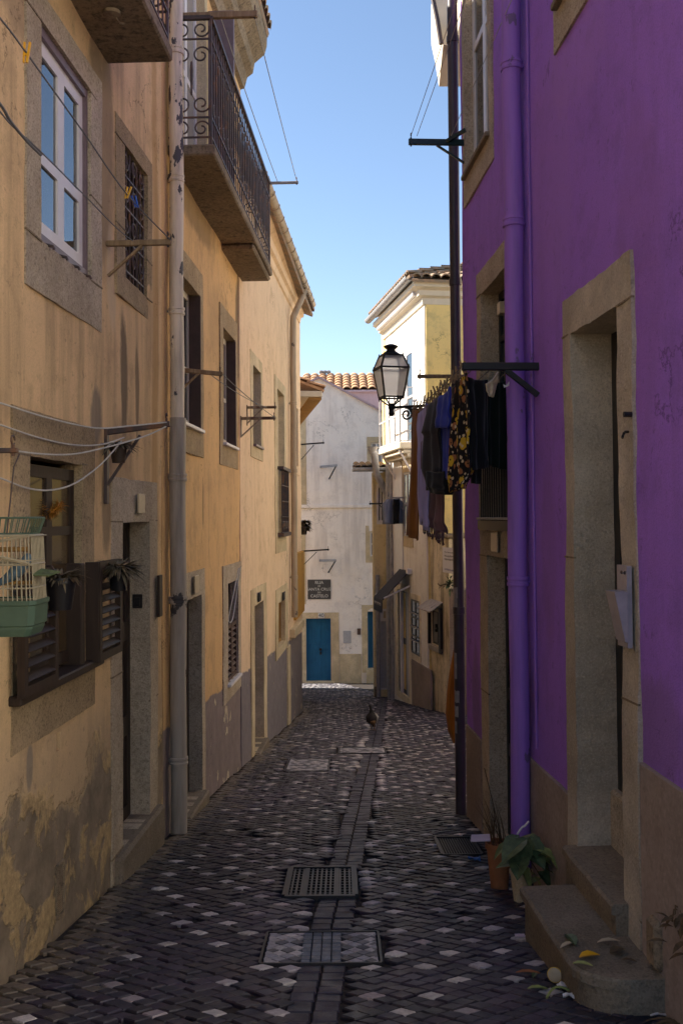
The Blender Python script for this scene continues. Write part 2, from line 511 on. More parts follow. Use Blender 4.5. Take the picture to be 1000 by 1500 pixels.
    M['terracotta'] = plain('terracotta', (.36, .14, .055), .85, .25, 14)
    M['blackplastic'] = plain('black_plastic', (.012, .012, .014), .35, .2)
    M['leaf'] = plain('dark_leaf', (.095, .13, .05), .5, .5, 30)
    M['leaf_pale'] = plain('yellow_green_leaf', (.30, .33, .10), .5, .4, 22)
    M['leaf_dry'] = plain('dry_leaf', (.12, .075, .035), .8, .5, 30)
    M['succulent'] = plain('dusty_succulent', (.15, .12, .07), .7, .5, 25)
    M['cage'] = plain('cream_wire', (.36, .31, .20), .5, .2, 30)
    M['cagegreen'] = plain('green_plastic', (.07, .115, .075), .45, .2, 10)
    M['tile_sign'] = plain('grey_ceramic', (.085, .08, .075), .3, .25, 20)
    M['letter'] = plain('white_glaze', (.72, .70, .64), .4, .1, 30)
    M['plaque'] = plain('cream_enamel', (.50, .40, .26), .4, .15, 20)
    M['ink'] = plain('black_ink', (.02, .02, .02), .5, .1)
    M['inkblue'] = plain('faded_blue_ink', (.28, .26, .36), .6, .1)
    M['inkgrey'] = plain('faded_grey_ink', (.30, .28, .26), .6, .4)
    M['paper'] = plain('paper_white', (.66, .63, .62), .6, .06)
    M['mailbox'] = plain('grey_enamel', (.33, .30, .33), .4, .2)
    t = NT('terracotta_roof_tile'); co = t.coords(True)
    col = t.mix(t.ramp(t.noise(co, 6, 6, .7), .35, .65), (.52, .31, .17), (.36, .20, .11))
    col = t.mix(t.ramp(t.noise(co, 1.3, 6), .5, .7, 0, .6), col, (.22, .19, .15))
    M['tile'] = t.out(col, .85, t.bump(t.noise(co, 30), .3, .01), .2)
    t = NT('mossy_roof_tile'); co = t.coords(True)
    col = t.mix(t.ramp(t.noise(co, 5, 7, .7), .4, .6), (.34, .22, .14), (.20, .17, .13))
    M['tile_old'] = t.out(col, .9, t.bump(t.noise(co, 22), .5, .015), .2)
    t = NT('basalt_setts'); co = t.coords(True)
    a = t.new('ShaderNodeVertexColor'); a.layer_name = 'tint'
    n = t.noise(co, 45, 6, .7); n2 = t.noise(co, 9, 5)
    col = t.mix(t.ramp(n, .3, .75), a.outputs[0], sc((.5, .5, .5), 0.0), 'MIX')
    mm = t.new('ShaderNodeMix'); mm.data_type = 'RGBA'; mm.blend_type = 'MULTIPLY'; mm.inputs[0].default_value = 1
    t.link(a.outputs[0], mm.inputs[6])
    t.link(t.mix(t.ramp(n, .3, .7), (.6, .6, .6), (1.15, 1.15, 1.15)), mm.inputs[7])
    M['sett'] = t.out(mm.outputs[2], t.ramp(n2, .3, .7, .38, .66), t.bump(n, .35, .006), .45)
    t = NT('packed_joint_dirt'); co = t.coords(True)
    col = t.mix(t.ramp(t.noise(co, 30, 6, .7), .35, .7), (.030, .025, .024), (.062, .052, .045))
    M['joint'] = t.out(col, .95, t.bump(t.noise(co, 60), .5, .01), .1)
    M['cast'] = metal('cast_iron_cover', (.016, .014, .016), .45, (.055, .03, .02), .68)
    M['c_brown'] = cloth_mat('ochre_cloth', (.215, .085, .012))
    M['c_lilac'] = cloth_mat('lilac_cloth', (.34, .32, .62))
    M['c_mauve'] = cloth_mat('plum_shawl', (.10, .055, .075), 90, .5)
    M['c_black'] = cloth_mat('black_cloth', (.010, .010, .011))
    M['c_char'] = cloth_mat('charcoal_cloth', (.022, .019, .021))
    M['c_green'] = cloth_mat('bottle_green_cloth', (.008, .013, .010))
    M['c_blue'] = cloth_mat('royal_blue_cloth', (.03, .045, .30))
    M['c_grey'] = cloth_mat('grey_blue_cloth', (.20, .22, .29))
    M['c_floral'] = floral_mat('floral_cloth')
    M['c_orange'] = cloth_mat('orange_cloth', (.36, .135, .012), 200, .3)
    M['peg_y'] = plain('yellow_plastic', (.70, .36, .01), .4, .1)
    M['peg_b'] = plain('blue_plastic', (.02, .08, .40), .4, .1)
    M['pegwood'] = plain('peg_wood', (.30, .20, .10), .8, .3)
    M['lampglass'] = glass('lantern_glass', (.86, .84, .83), 1.2, .35); M['lampglass'].node_tree.nodes['Principled BSDF'].inputs['Transmission Weight'].default_value = .8
    M['lemon'] = plain('lemon_rind', (.62, .38, .03), .6, .15, 40)
    M['gold'] = plain('gold_tinsel', (.45, .20, .03), .4, .4, 60)
    M['bird_dark'] = plain('dark_feathers', (.03, .025, .022), .8, .5, 40)
    M['bird_belly'] = plain('tawny_feathers', (.20, .11, .045), .8, .4, 40)
    M['bird_white'] = plain('pale_feathers', (.42, .38, .33), .8, .2, 40)
    M['bird_blue'] = plain('blue_grey_feathers', (.12, .19, .24), .8, .4, 60)
    M['soffit'] = plain('pale_soffit_paint', (.62, .55, .43), .7, .1, 6)
    M['balc_panel'] = plain('grey_green_mesh_panel', (.22, .24, .19), .6, .2, 20)
    M['yellowboard'] = wood('ochre_board', (.34, .19, .05), (.26, .14, .04), .7)
    M['bluelitter'] = plain('blue_litter', (.03, .12, .36), .5, .2)
    M['pinkpaper'] = plain('lilac_paper', (.52, .44, .52), .7, .1)
setup_materials()
M = MT
# ------------------------------------------------------------------ the planes of the place
LW = Wall((-1.7, 0), (.045, 1), 1)          # left row of houses
RW = Wall((1.52, 0), (-.0586, 1), -1)       # right, purple house
FW = Wall((4.9, 0), (-.16, 1), -1)          # white house further down on the right
EW = Wall((0, 31), (1, 0), 1)               # house closing the street

def S(W, px, py=757): return W.st(px, py)[0]
def Zat(W, px, py): return W.st(px, py)[1]

class House:
    def __init__(s, name, label, W, rect, mat, loc, cat='house'):
        s.W = W; s.rect = rect; s.mat = mat; s.holes = []
        s.root = thing(name, label, cat, loc)
    def part(s, name, mb, mat, smooth=False, label=None): return mb.build(name, mat, s.root, smooth, label)
    def wall(s, depth=3.5, cell=.22, jit=.012, name='wall', top=True, seed=1):
        mb = MB(); W = s.W; r = s.rect
        slab(mb, W, r, s.holes, 0, -depth, cell, jit, 0, seed=seed)
        c = [W.P(r[0], r[2], -depth), W.P(r[1], r[2], -depth), W.P(r[1], r[3], -depth), W.P(r[0], r[3], -depth)]
        mb.add(c, [(3, 2, 1, 0)])
        return s.part(name, mb, s.mat, False)
    def surround(s, outer, inner, depth, mat, proud=.012, jit=.006, jedge=.006, cell=.07, holed=True, label=None, joints=False):
        e = .015
        if holed: s.holes.append((inner[0] - e, inner[1] + e, inner[2] - e, inner[3] + e, depth + .02))
        mb = slab(MB(), s.W, outer, [inner + (depth + proud,)], proud, -.012, cell, jit, jedge, seed=inner[0])
        ob = s.part('stone_surround', mb, mat, False, label)
        if joints:
            W = s.W
            for a, b in ((outer[0], inner[0]), (inner[1], outer[1])):
                h = inner[3] - inner[2]
                for z in (inner[3], inner[2] + h * rnd.uniform(.3, .6), inner[2]):
                    if b - a > .03: MB().box(W.P((a + b) / 2, z + rnd.uniform(-.01, .01), proud - .0035), (b - a + .012, .012, .009), (W.u + V((0, 0, rnd.uniform(-.03, .03)))).normalized(), W.n).build('mortar_joint', M['concrete'], ob)
        return ob
    def sash(s, r, o, mat, glassm, cols=2, rows=1, fw=.055, name='window', mid=None, th=.05):
        W = s.W; holes = []
        xs = lin(r[0], r[1], cols); zs = mid and [r[2]] + [r[2] + (r[3] - r[2]) * k for k in mid] + [r[3]] or lin(r[2], r[3], rows)
        for i in range(cols):
            for j in range(len(zs) - 1):
                holes.append((xs[i] + fw * (.9 if i == 0 else .7), xs[i + 1] - fw * (.9 if i == cols - 1 else .7), zs[j] + fw * (1 if j == 0 else .4), zs[j + 1] - fw * (1 if j == len(zs) - 2 else .4), .02))
        f = s.part(name, slab(MB(), W, r, holes, o, o - th, 5, back=True), mat)
        m = MB()
        a, b = W.P(r[0] + .01, r[2] + .01, o - th * .55), W.P(r[1] - .01, r[3] - .01, o - th * .55)
        for (h) in holes[:]:
            p = []
            for oo in (o - th * .75, o - .012):
                p += [W.P(h[0] - .004, h[2] - .004, oo), W.P(h[1] + .004, h[2] - .004, oo), W.P(h[1] + .004, h[3] + .004, oo), W.P(h[0] - .004, h[3] + .004, oo)]
            m.hexa(p)
        m.build('pane', glassm, f)
        return f
    def door(s, r, o, mat, cols=1, rows=(.0, .45, 1), name='door', th=.05, fw=.09, label=None):
        holes = []
        xs = lin(r[0], r[1], cols)
        for i in range(cols):
            for j in range(len(rows) - 1):
                z0 = r[2] + (r[3] - r[2]) * rows[j]; z1 = r[2] + (r[3] - r[2]) * rows[j + 1]
                holes.append((xs[i] + fw, xs[i + 1] - fw, z0 + fw, z1 - fw * .5, .018, True))
        d = s.part(name, slab(MB(), s.W, r, holes, o, o - th, 5), mat, label=label)
        return d
    def block(s, name, s0, s1, z0, z1, o0, o1, mat, bev=.01, rough=0.0, label=None, parent=None):
        W = s.W
        mb = MB()
        c = W.P((s0 + s1) / 2, (z0 + z1) / 2, (o0 + o1) / 2)
        mb.box(c, (abs(s1 - s0), abs(o1 - o0), abs(z1 - z0)), W.u, W.n, V((0, 0, 1)), bev)
        ob = mb.build(name, mat, parent or s.root, False, label)
        return ob

def louvre(mb, W, r, o, th=.035, fw=.045, pitch=.055, mid=True):
    zs = [r[2], (r[2] + r[3]) / 2, r[3]] if mid else [r[2], r[3]]
    holes = [(r[0] + fw, r[1] - fw, zs[i] + fw, zs[i + 1] - fw, th) for i in range(len(zs) - 1)]
    slab(mb, W, r, holes, o, o - th, 5, back=True)
    for h in holes:
        n = max(2, int((h[3] - h[2]) / pitch))
        for k in range(n):
            z = h[2] + (k + .5) * (h[3] - h[2]) / n
            a, b = W.P(h[0] - .005, z, o - th / 2), W.P(h[1] + .005, z, o - th / 2)
            mb.box((a + b) / 2, ((b - a).length, th * 1.3, .007), W.u, (W.n + V((0, 0, -.75))).normalized(), (V((0, 0, 1)) + W.n * .75).normalized())
    return mb

def pipe(H, s, o, z0, z1, r, mat, collars=(), top=None, label=None):
    W = H.W; mb = MB()
    n = max(2, int((z1 - z0) / .4))
    pts = [W.P(s, z0 + (z1 - z0) * k / n, o + .004 * math.sin(k * 1.7)) for k in range(n + 1)]
    if top: pts += top
    mb.tube(pts, r, 16)
    p = H.part('drainpipe', mb, mat, 1, label)
    for z in collars:
        m = MB().lathe(W.P(s, z, o), [(r * .98, -.03), (r * 1.14, -.028), (r * 1.16, -.012), (r * 1.09, -.008), (r * 1.09, .008), (r * 1.16, .012), (r * 1.14, .028), (r * .98, .03)], 18)
        m.bar(W.P(s, z, 0), W.P(s, z, o - r * .9), .02, .016)
        m.build('pipe_collar', mat, p, 1)
    return p

def tiles(P0, along, up, la, lu, pitch=.17, course=.34, amp=.055, hip=0.0):
    """Barrel-tile roof: rolls running up the slope, one step per course."""
    mb = MB(); along = along.normalized(); up = up.normalized(); nn = along.cross(up).normalized()
    if nn.z < 0: nn = -nn
    nc = int(la / pitch); K = 8; ncu = int(lu / course)
    W_ = nc * K + 1
    for r in range(ncu):
        b = len(mb.v)
        for e in (0, 1, 2):
            d = r * course + (0 if e == 0 else (course + (.05 if e == 2 else 0)))
            lift = (.035 if e != 1 else .0)
            if e == 1: continue
            for i in range(W_):
                a = i / K
                h = abs(math.sin(math.pi * a)) ** .6 if int(a) % 1 == 0 else 0
                j = .008 * nz((int(a), r, 0), 3.1)
                lift = .045 if e == 0 else .0
                mb.v.append(P0 + along * max(a * pitch, min(hip * d, la)) + up * (d + j) + nn * (amp * h + lift))
        for i in range(W_ - 1):
            mb.f.append((b + i, b + i + 1, b + W_ + i + 1, b + W_ + i))
        # the thickness of the tile edge
        c = len(mb.v)
        for i in range(W_):
            mb.v.append(mb.v[b + i] - nn * .03)
        for i in range(W_ - 1):
            mb.f.append((c + i, c + i + 1, b + i + 1, b + i))
    p = [P0, P0 + along * la, P0 + along * la + up * lu, P0 + along * min(hip * lu, la) + up * lu]
    q = [x - nn * .06 for x in p]
    mb.hexa(q + [x - nn * .01 for x in p])
    return mb

def scroll(mb, c, ax, az, r, turns=1.25, start=0.0, flip=1, w=.007, n=22):
    pts = []
    for k in range(n + 1):
        t = k / n
        a = start + flip * t * turns * 2 * math.pi
        rr = r * (1 - .72 * t)
        pts.append(c + ax * (math.cos(a) * rr) + az * (math.sin(a) * rr))
    mb.tube(pts, w, 5)

def plaque(H, px0, py0, px1, py1, o, text=None, mat=None, tsize=None, name='number_plaque', parent=None):
    W = H.W; r = W.rect(px0, py0, px1, py1)
    p = H.block(name, r[0], r[1], r[2], r[3], o, o + .012, mat or M['plaque'], .003, parent=parent)
    if text:
        lettering(text, W.P((r[0] + r[1]) / 2, (r[2] + r[3]) / 2, o + .0125), W, tsize or (r[1] - r[0]) * .6, M['ink'], p)
    return p

def lettering(text, P, W, size, mat, parent, right=None, name='lettering', ext=.0015):
    cu = bpy.data.curves.new('lettering', 'FONT'); cu.body = text; cu.size = size; cu.align_x = 'CENTER'; cu.align_y = 'CENTER'; cu.extrude = ext
    tmp = bpy.data.objects.new('lettering_source', cu); COL.objects.link(tmp)
    me = bpy.data.meshes.new_from_object(tmp.evaluated_get(bpy.context.evaluated_depsgraph_get()))
    bpy.data.objects.remove(tmp); bpy.data.curves.remove(cu)
    n = W.n; x = V((0, 0, 1)).cross(n).normalized()
    Mx = Matrix((x, V((0, 0, 1)), n)).transposed().to_4x4()
    Mx.translation = P
    org = V((0, 0, 0)); q = parent
    while q: org += q.matrix_basis.translation; q = q.parent
    me.transform(Matrix.Translation(-org) @ Mx)
    me.materials.clear(); me.materials.append(mat)
    ob = bpy.data.objects.new(name, me); COL.objects.link(ob); ob.parent = parent
    return ob

def balcony(H, s0, s1, zb, proj, th, mat, rail_h, near_scrolls=True, curtain=None, bars=.12):
    W = H.W
    mb = MB()
    slab_m = MB()
    # slab: a mouldy tapered cantilever, subdivided and roughened
    n = 12; m = 4
    def edge(a, b, k): return [a + (b - a) * i / k for i in range(k + 1)]
    bl = H.block('balcony', s0, s1, zb, zb + th, -.02, proj, mat, .012)
    rail = MB()
    zr = zb + th
    pts = [W.P(s0 + .02, zr + rail_h, .0), W.P(s0 + .02, zr + rail_h, proj - .03), W.P(s1 - .02, zr + rail_h, proj - .03), W.P(s1 - .02, zr + rail_h, 0)]
    def run(z, w, h):
        for a, b in zip(pts[:-1], pts[1:]):
            d = V((0, 0, z - rail_h))
            rail.bar(a + d, b + d, w, h)
    run(rail_h, .035, .03); run(.06, .016, .012); run(rail_h - .17, .014, .012); run(.22, .014, .012)
    k = int((s1 - s0) / bars)
    for i in range(k + 1):
        s = s0 + .03 + (s1 - s0 - .06) * i / k
        p = W.P(s, zr, proj - .03)
        rail.tube([p, p + V((0, 0, rail_h * .25)), p + V((0, 0, rail_h * .5)), p + V((0, 0, rail_h))], [.006, .006, .010, .006], 5)
        if i < k and i % 2 == 0:
            c = W.P(s + (s1 - s0) / k, zr + rail_h - .28, proj - .03)
            scroll(rail, c, W.u, V((0, 0, 1)), .06, 1.1, .5, 1, .006, 12)
            c = W.P(s + (s1 - s0) / k, zr + .33, proj - .03)
            scroll(rail, c, W.u, V((0, 0, -1)), .06, 1.1, .5, 1, .006, 12)
    for se in (s0 + .02, s1 - .02):
        for o in (.03, proj - .03):
            p = W.P(se, zr, o); rail.bar(p, p + V((0, 0, rail_h)), .018)
        w = (proj - .06) / 2
        for j, fl in ((0, 1), (1, -1)):
            o = .03 + w * (j + .5)
            for zc, up, r in ((rail_h - .09, 1, .07), (rail_h - .3, -1, .085), (.33, 1, .085), (.13, -1, .07)):
                scroll(rail, W.P(se, zr + zc, o), W.n * fl, V((0, 0, up)), min(r, w * .5), 1.3, math.pi * .9, 1, .0075, 20)
        p = W.P(se, zr + .4, proj / 2); rail.tube([p, p + V((0, 0, .2)), p + V((0, 0, rail_h - .75))], [.007, .014, .007], 6)
    rail.build('railing', M['iron'], bl, 1)
    return bl

def prism(pts, d):                           # closed outline pushed along d
    mb = MB(); n = len(pts)
    mb.v = [V(p) for p in pts] + [V(p) + d for p in pts]
    mb.f = [tuple(range(n)), tuple(reversed(range(n, 2 * n)))] + [(i, n + i, n + (i + 1) % n, (i + 1) % n) for i in range(n)]
    return mb

# ================================================================== left: first house
def build_left():
    sA = S(LW, 237); sB = 11.7; sC = S(LW, 441)
    H = House('stained_tan_house', 'stained tan plaster house at the near left, with brown louvred shutters and crumbling base', LW, (.8, sA, -3.2, 6.0), M['tan_a'], LW.P(5.4, gz(5.4)))
    W = LW
    # upper window
    inn = W.rect(58, 29, 131, 410); out = W.rect(36, -46, 147, 487)
    H.surround(out, inn, .10, M['stone'], joints=True)
    f = H.sash((inn[0] + .035, inn[1] - .035, inn[2] + .05, inn[3] - .05), -.028, M['whitewood'], M['glass'], 2, 1, .075, mid=(.40,))
    fr = H.part('window_frame', slab(MB(), W, inn, [(inn[0] + .035, inn[1] - .035, inn[2] + .05, inn[3] - .05, .08)], -.008, -.095, 5), M['mauvewood'])
    for k in range(4):
        s = inn[0] + .1 + k * (inn[1] - inn[0] - .2) / 3
        MB().tube([W.P(s, inn[2] + .01, -.02), W.P(s, inn[2] - .005, .035), W.P(s, inn[2] - .02, .04)], .008, 6).build('sill_hook', M['iron'], fr)
    # small barred window
    inn = W.rect(181, 211, 214, 436); out = W.rect(168, 163, 221, 472)
    H.surround(out, inn, .07, M['stone_dark'], joints=True)
    H.sash(inn, -.055, M['brown'], M['darkglass'], 1, 2, .05)
    g = MB()
    for k in range(7):
        s = inn[0] + .02 + (inn[1] - inn[0] - .04) * k / 6
        g.tube([W.P(s, inn[2], -.015), W.P(s, inn[3], -.015)], .008, 5)
    for t in (.08, .32, .56, .8):
        z = inn[2] + (inn[3] - inn[2]) * t
        g.bar(W.P(inn[0], z, -.015), W.P(inn[1], z, -.015), .012)
        for k in range(3):
            scroll(g, W.P(inn[0] + (k + .5) * (inn[1] - inn[0]) / 3, z + .1, -.01), W.u, V((0, 0, 1 if k % 2 else -1)), .07, 1.2, 0, 1, .007, 12)
    H.part('window_grille', g, M['iron'], 1)
    # low shuttered window
    inn = W.rect(41, 668, 118, 972); out = W.rect(15, 592, 136, 1031)
    H.surround(out, inn, .09, M['stone_dark'], joints=True)
    f = H.sash((inn[0], inn[1], inn[2] + .03, inn[3] - .03), -.035, M['brown'], M['amberglass'], 2, 1, .06, mid=(.68,))
    sb = MB(); sb.box(W.P((inn[0] + inn[1]) / 2, inn[2] - .015, .0), (out[1] - out[0] + .05, .13, .045), W.u, W.n, bev=.008)
    sb.build('sill', M['brown'], f)
    shz = (Zat(W, 141, 962), Zat(W, 141, 821))
    m = louvre(MB(), W, (S(W, 124), S(W, 158), shz[0], shz[1]), .09, mid=False, pitch=.06)
    m.bar(W.P(S(W, 124), shz[0], .03), W.P(S(W, 124), shz[1], .03), .035, .11, up=W.n)
    m.build('shutter', M['brown'], f)
    m = louvre(MB(), W, (S(W, 8), S(W, 60), shz[0] + .01, shz[1]), .09, mid=False, pitch=.06)
    m.build('shutter', M['brown'], f)
    jb = MB(); jb.box(W.P(S(W, 113), (shz[0] + shz[1]) / 2 , -.03), (.07, .13, shz[1] - shz[0]), W.u, W.n, bev=.006)
    jb.build('shutter_post', M['brown'], f)
    # door
    inn = W.rect(177, 765, 218, 1192); out = W.rect(161, 698, 230, 1330)
    H.surround(out, inn, .16, M['stone'], jit=.01, joints=True)
    H.door((inn[0], inn[1], inn[2], inn[3]), -.13, M['brown'], 1, (0, .3, .62, 1))
    H.block('step', out[0] + .06, out[1] + .02, gz(out[1]) - .2, inn[2], -.16, .06, M['stone_grey'], .02)
    plaque(H, 195, 723, 204, 752, .03)
    s_ = inn[1] - .02
    bx = MB(); q = at(206, 881, W.P(s_, 0).y); bx.box(W.P(inn[1] - .002, q.z, -.075), (.02, .07, .1), W.u, W.n, bev=.006)
    bx.box(W.P(inn[1] - .014, q.z, -.075), (.012, .04, .06), W.u, W.n, bev=.004)
    H.part('doorbell', bx, M['black'])
    r = W.rect(224, 843, 229, 902)
    H.block('intercom', r[0], r[1] , r[2], r[3], .03, .05, M['brown'], .004)
    # vent and hole
    r = W.rect(80, 1270, 92, 1334); v = MB(); slab(v, W, r, [(r[0] + .012, r[1] - .012, r[2] + .012, r[3] - .012, .02, True)], .012, -.01, 5)
    k = 22
    for i in range(k):
        z = r[2] + .02 + (r[3] - r[2] - .04) * i / (k - 1)
        v.bar(W.P(r[0] + .008, z, .004), W.P(r[1] - .008, z, .004), .008, .004)
    H.part('vent_grille', v, M['concrete'])
    sh, zh = W.st(86, 1085)
    H.holes.append((sh - .028, sh + .028, zh - .05, zh + .045, .12))
    hb = MB(); hb.box(W.P(sh, zh, -.1), (.07, .02, .11), W.u, W.n); H.part('wall_hole', hb, M['interior'])
    # balcony overhead
    zb = 2.83
    b = balcony(H, 4.3, S(W, 160, 80), zb, .40, .09, M['concrete'], 1.0)
    lamp = MB(); c = W.P(5.45, zb - .0, .2); lamp.lathe(c - V((0, 0, .03)), [(.05, 0), (.05, .02), (.03, .03)], 14); lamp.tube([c, c + V((.03, .05, -.05)), c + V((.05, .1, -.03))], .006, 5)
    lamp.build('cable_box', M['armmetal'], b, 1)
    # drainpipes between the two houses
    zt = 4.6; zc = Zat(W, 249, 625)
    sp = S(W, 247) - .02
    pipe(H, sp, .075, zc, zt, .056, M['pipe_cream'], [Zat(W, 247, y) for y in (82, 266, 458)], label='cream drainpipe with peeling paint')
    pipe(H, sp, .078, gz(sp) - .05, zc + .06, .064, M['pipe_grey'], [Zat(W, 249, y) for y in (700, 878, 1112)], label='grey lower drainpipe')
    H.wall(seed=1)
    hA = H

    # ---------------------------------------------------------------- second house
    H = House('ochre_balcony_house', 'ochre house second on the left, with a long iron-railed balcony and painted grey base', LW, (sA, sB, -3.6, 5.25), M['tan_b'], LW.P(9.6, gz(9.6)))
    inn = W.rect(264, 401, 292, 630); out = W.rect(258, 354, 297, 671)
    H.surround(out, inn, .13, M['stone_dark'])
    f = H.sash((inn[0], inn[1], inn[2] + .02, inn[3]), -.09, M['soffit'], M['darkglass'], 2, 1, .06, mid=(.42,))
    H.block('sill', inn[0] - .03, inn[1] + .03, inn[2] - .03, inn[2], -.08, .05, M['whitewood'], .004, parent=f)
    H.block('shutter', inn[1] - .02, inn[1] - .001, inn[2] + .01, inn[3] - .01, -.085, .02, M['reveal'], .003, parent=f)
    inn = W.rect(325.4, 479, 344, 656); out = W.rect(320.5, 442, 347.3, 688)
    H.surround(out, inn, .13, M['stone_dark'])
    f = H.sash((inn[0], inn[1], inn[2] + .02, inn[3]), -.09, M['soffit'], M['darkglass'], 2, 1, .06, mid=(.42,))
    H.block('sill', inn[0] - .03, inn[1] + .03, inn[2] - .03, inn[2], -.08, .05, M['whitewood'], .004, parent=f)
    H.block('shutter', inn[1] - .03, inn[1] - .001, inn[2] + .01, inn[3] - .01, -.085, .02, M['reveal'], .003, parent=f)
    # door
    inn = W.rect(269, 881, 295, 1158); out = W.rect(261, 843, 300, 1260)
    H.surround(out, inn, .15, M['stone'])
    H.door(inn, -.11, M['brown'], 1, (0, .3, .62, 1))
    H.block('step', inn[0] - .05, inn[1] + .05, gz(inn[1]) - .2, inn[2], -.15, .07, M['stone_grey'], .015)
    plaque(H, 279, 844, 285, 868, .03)
    # low window with half shutters
    inn = W.rect(332.5, 855, 348.5, 986); out = W.rect(325.5, 830, 353, 1004)
    H.surround(out, inn, .1, M['stone'])
    f = H.sash(inn, -.085, M['brown'], M['darkglass'], 2, 2, .04)
    zm = Zat(W, 332.5, 918)
    sm = (inn[0] + inn[1]) / 2
    louvre(MB(), W, (inn[0], sm - .005, inn[2], zm), -.01, mid=False, pitch=.06).build('shutter', M['reveal'], f)
    louvre(MB(), W, (sm + .005, inn[1], inn[2], zm), -.01, mid=False, pitch=.06).build('shutter', M['reveal'], f)
    H.block('sill', inn[0] - .03, inn[1] + .03, inn[2] - .03, inn[2], -.08, .05, M['whitewood'], .004, parent=f)
    # french window on the balcony
    zb = 2.87; th = .09
    fr = (8.35, 9.35, zb + th, zb + th + 2.05)
    H.surround((8.2, 9.5, zb + th - .02, fr[3] + .16), fr, .1, M['stone_pale'])
    H.sash(fr, -.07, M['whitewood'], M['curtainglass'], 2, 2, .07)
    fr = (10.05, 11.05, zb + th, zb + th + 2.05)
    H.surround((9.9, 11.2, zb + th - .02, fr[3] + .16), fr, .1, M['stone_pale'])
    H.sash(fr, -.07, M['whitewood'], M['curtainglass'], 2, 2, .07)
    b = balcony(H, 7.78, 11.75, zb, .37, th, M['concrete'], 1.02)
    H.block('corbel', 10.3, 11.75, zb - .06, zb - .003, -.02, .345, M['concrete'], .02, parent=b)
    H.block('door_shutter', 9.4, 9.44, zb + th + .02, zb + 2, .03, .28, M['mauvewood'], .004)
    # mouldy cornice
    c = MB()
    prof = [(-.02, 5.10), (.05, 5.12), (.09, 5.25), (.16, 5.30), (.18, 5.42), (.30, 5.52), (.33, 5.62), (.33, 5.75), (-.02, 5.8)]
    n = len(prof); Sx = lin(7.6, sB, 16)
    for s in Sx: c.v += [W.P(s, z, o + .01 * nz((s, z, o), 5)) for o, z in prof]
    for i in range(len(Sx) - 1):
        for j in range(n - 1): c.f.append((i * n + j, i * n + j + 1, (i + 1) * n + j + 1, (i + 1) * n + j))
    c.f.append(tuple(range(n))); c.f.append(tuple(reversed(range((len(Sx) - 1) * n, len(Sx) * n))))
    H.part('cornice', c, M['concrete'])
    up = (W.n * -1 + V((0, 0, .42)))
    t = tiles(W.P(7.6, 5.78, .36), W.u, up, sB - 7.6, 3.9)
    H.part('roof', t, M['tile_old'])
    H.wall(seed=2)

    # ---------------------------------------------------------------- third house
    H = House('peach_gutter_house', 'peach plastered house third on the left, with zinc gutter and tan downpipe', LW, (sB, sC, -4.6, 3.95), M['tan_c'], LW.P(15, gz(15)))
    inn = W.rect(369.8, 534, 381.5, 657); out = W.rect(365.7, 511, 384, 676)
    H.surround(out, inn, .12, M['stone_pale'], cell=.12)
    f = H.sash((inn[0], inn[1], inn[2] + .02, inn[3]), -.09, M['brown'], M['darkglass'], 2, 2, .05)
    H.block('sill', inn[0] - .02, inn[1] + .02, inn[2] - .02, inn[2] + .01, -.08, .05, M['mauvewood'], .004, parent=f)
    inn = W.rect(405.5, 569, 416.5, 779); out = W.rect(401.5, 548, 419, 806)
    H.surround(out, inn, .12, M['stone_pale'], cell=.12)
    f = H.sash(inn, -.09, M['soffit'], M['darkglass'], 2, 1, .06, mid=(.3, .7))
    g = MB(); z0, z1 = inn[2], Zat(W, 405, 687)
    for k in range(9):
        s = inn[0] - .03 + (inn[1] - inn[0] + .06) * k / 8
        g.bar(W.P(s, z0, .07), W.P(s, z1, .07), .014)
    for k in range(5):
        z = z0 + (z1 - z0) * k / 4
        g.bar(W.P(inn[0] - .05, z, .07), W.P(inn[1] + .05, z, .07), .014)
    for k in range(4):
        scroll(g, W.P(inn[0] + (k + .5) * (inn[1] - inn[0]) / 4, z0 + .1, .075), W.u, V((0, 0, 1)), .09, 1.2, 0, 1, .01, 12)
    g.box(W.P((inn[0] + inn[1]) / 2, z1 + .02, .06), (inn[1] - inn[0] + .2, .1, .05), W.u, W.n)
    g.box(W.P((inn[0] + inn[1]) / 2, z0 - .03, .05), (inn[1] - inn[0] + .2, .12, .06), W.u, W.n)
    H.part('balconet_railing', g, M['iron'], 1)
    inn = W.rect(430, 593, 436, 684); out = W.rect(427.5, 577, 438.3, 697)
    H.surround(out, inn, .12, M['tan_c'], cell=.15)
    H.sash(inn, -.1, M['brown'], M['darkglass'], 1, 2, .05)
    # doors
    inn = W.rect(371.5, 888, 386, 1080); out = W.rect(366.5, 865, 391, 1130)
    H.surround(out, inn, .2, M['stone_pale'], cell=.12)
    H.door(inn, -.16, M['brown'], 1, (0, .4, 1))
    H.block('step', inn[0], inn[1], gz(inn[1]) - .2, inn[2], -.2, .08, M['stone_grey'], .015)
    plaque(H, 375, 868, 378, 880, .03, mat=M['ink'])
    inn = W.rect(407, 884, 417, 938); out = W.rect(403, 865, 421, 946)
    H.surround(out, inn, .1, M['stone_pale'], cell=.12)
    H.door(inn, -.06, M['yellowboard'], 1, (0, 1), name='hatch', fw=.05)
    plaque(H, 411, 868, 414, 878, .03, mat=M['ink'])
    H.block('quoin', S(W, 418.5), S(W, 422), -4.4, Zat(W, 420, 948), -.02, .03, M['stone_pale'], .01)
    H.block('pilaster', S(W, 351), S(W, 361), -3.2, 3.0, -.02, .012, M['stone_pale'] if False else M['tan_c'], .005)
    # cornice, gutter and downpipe
    c = MB()
    Sx = lin(sB, sC - .25, 14)
    zf = lambda s: 3.72 + (s - sB) * .021
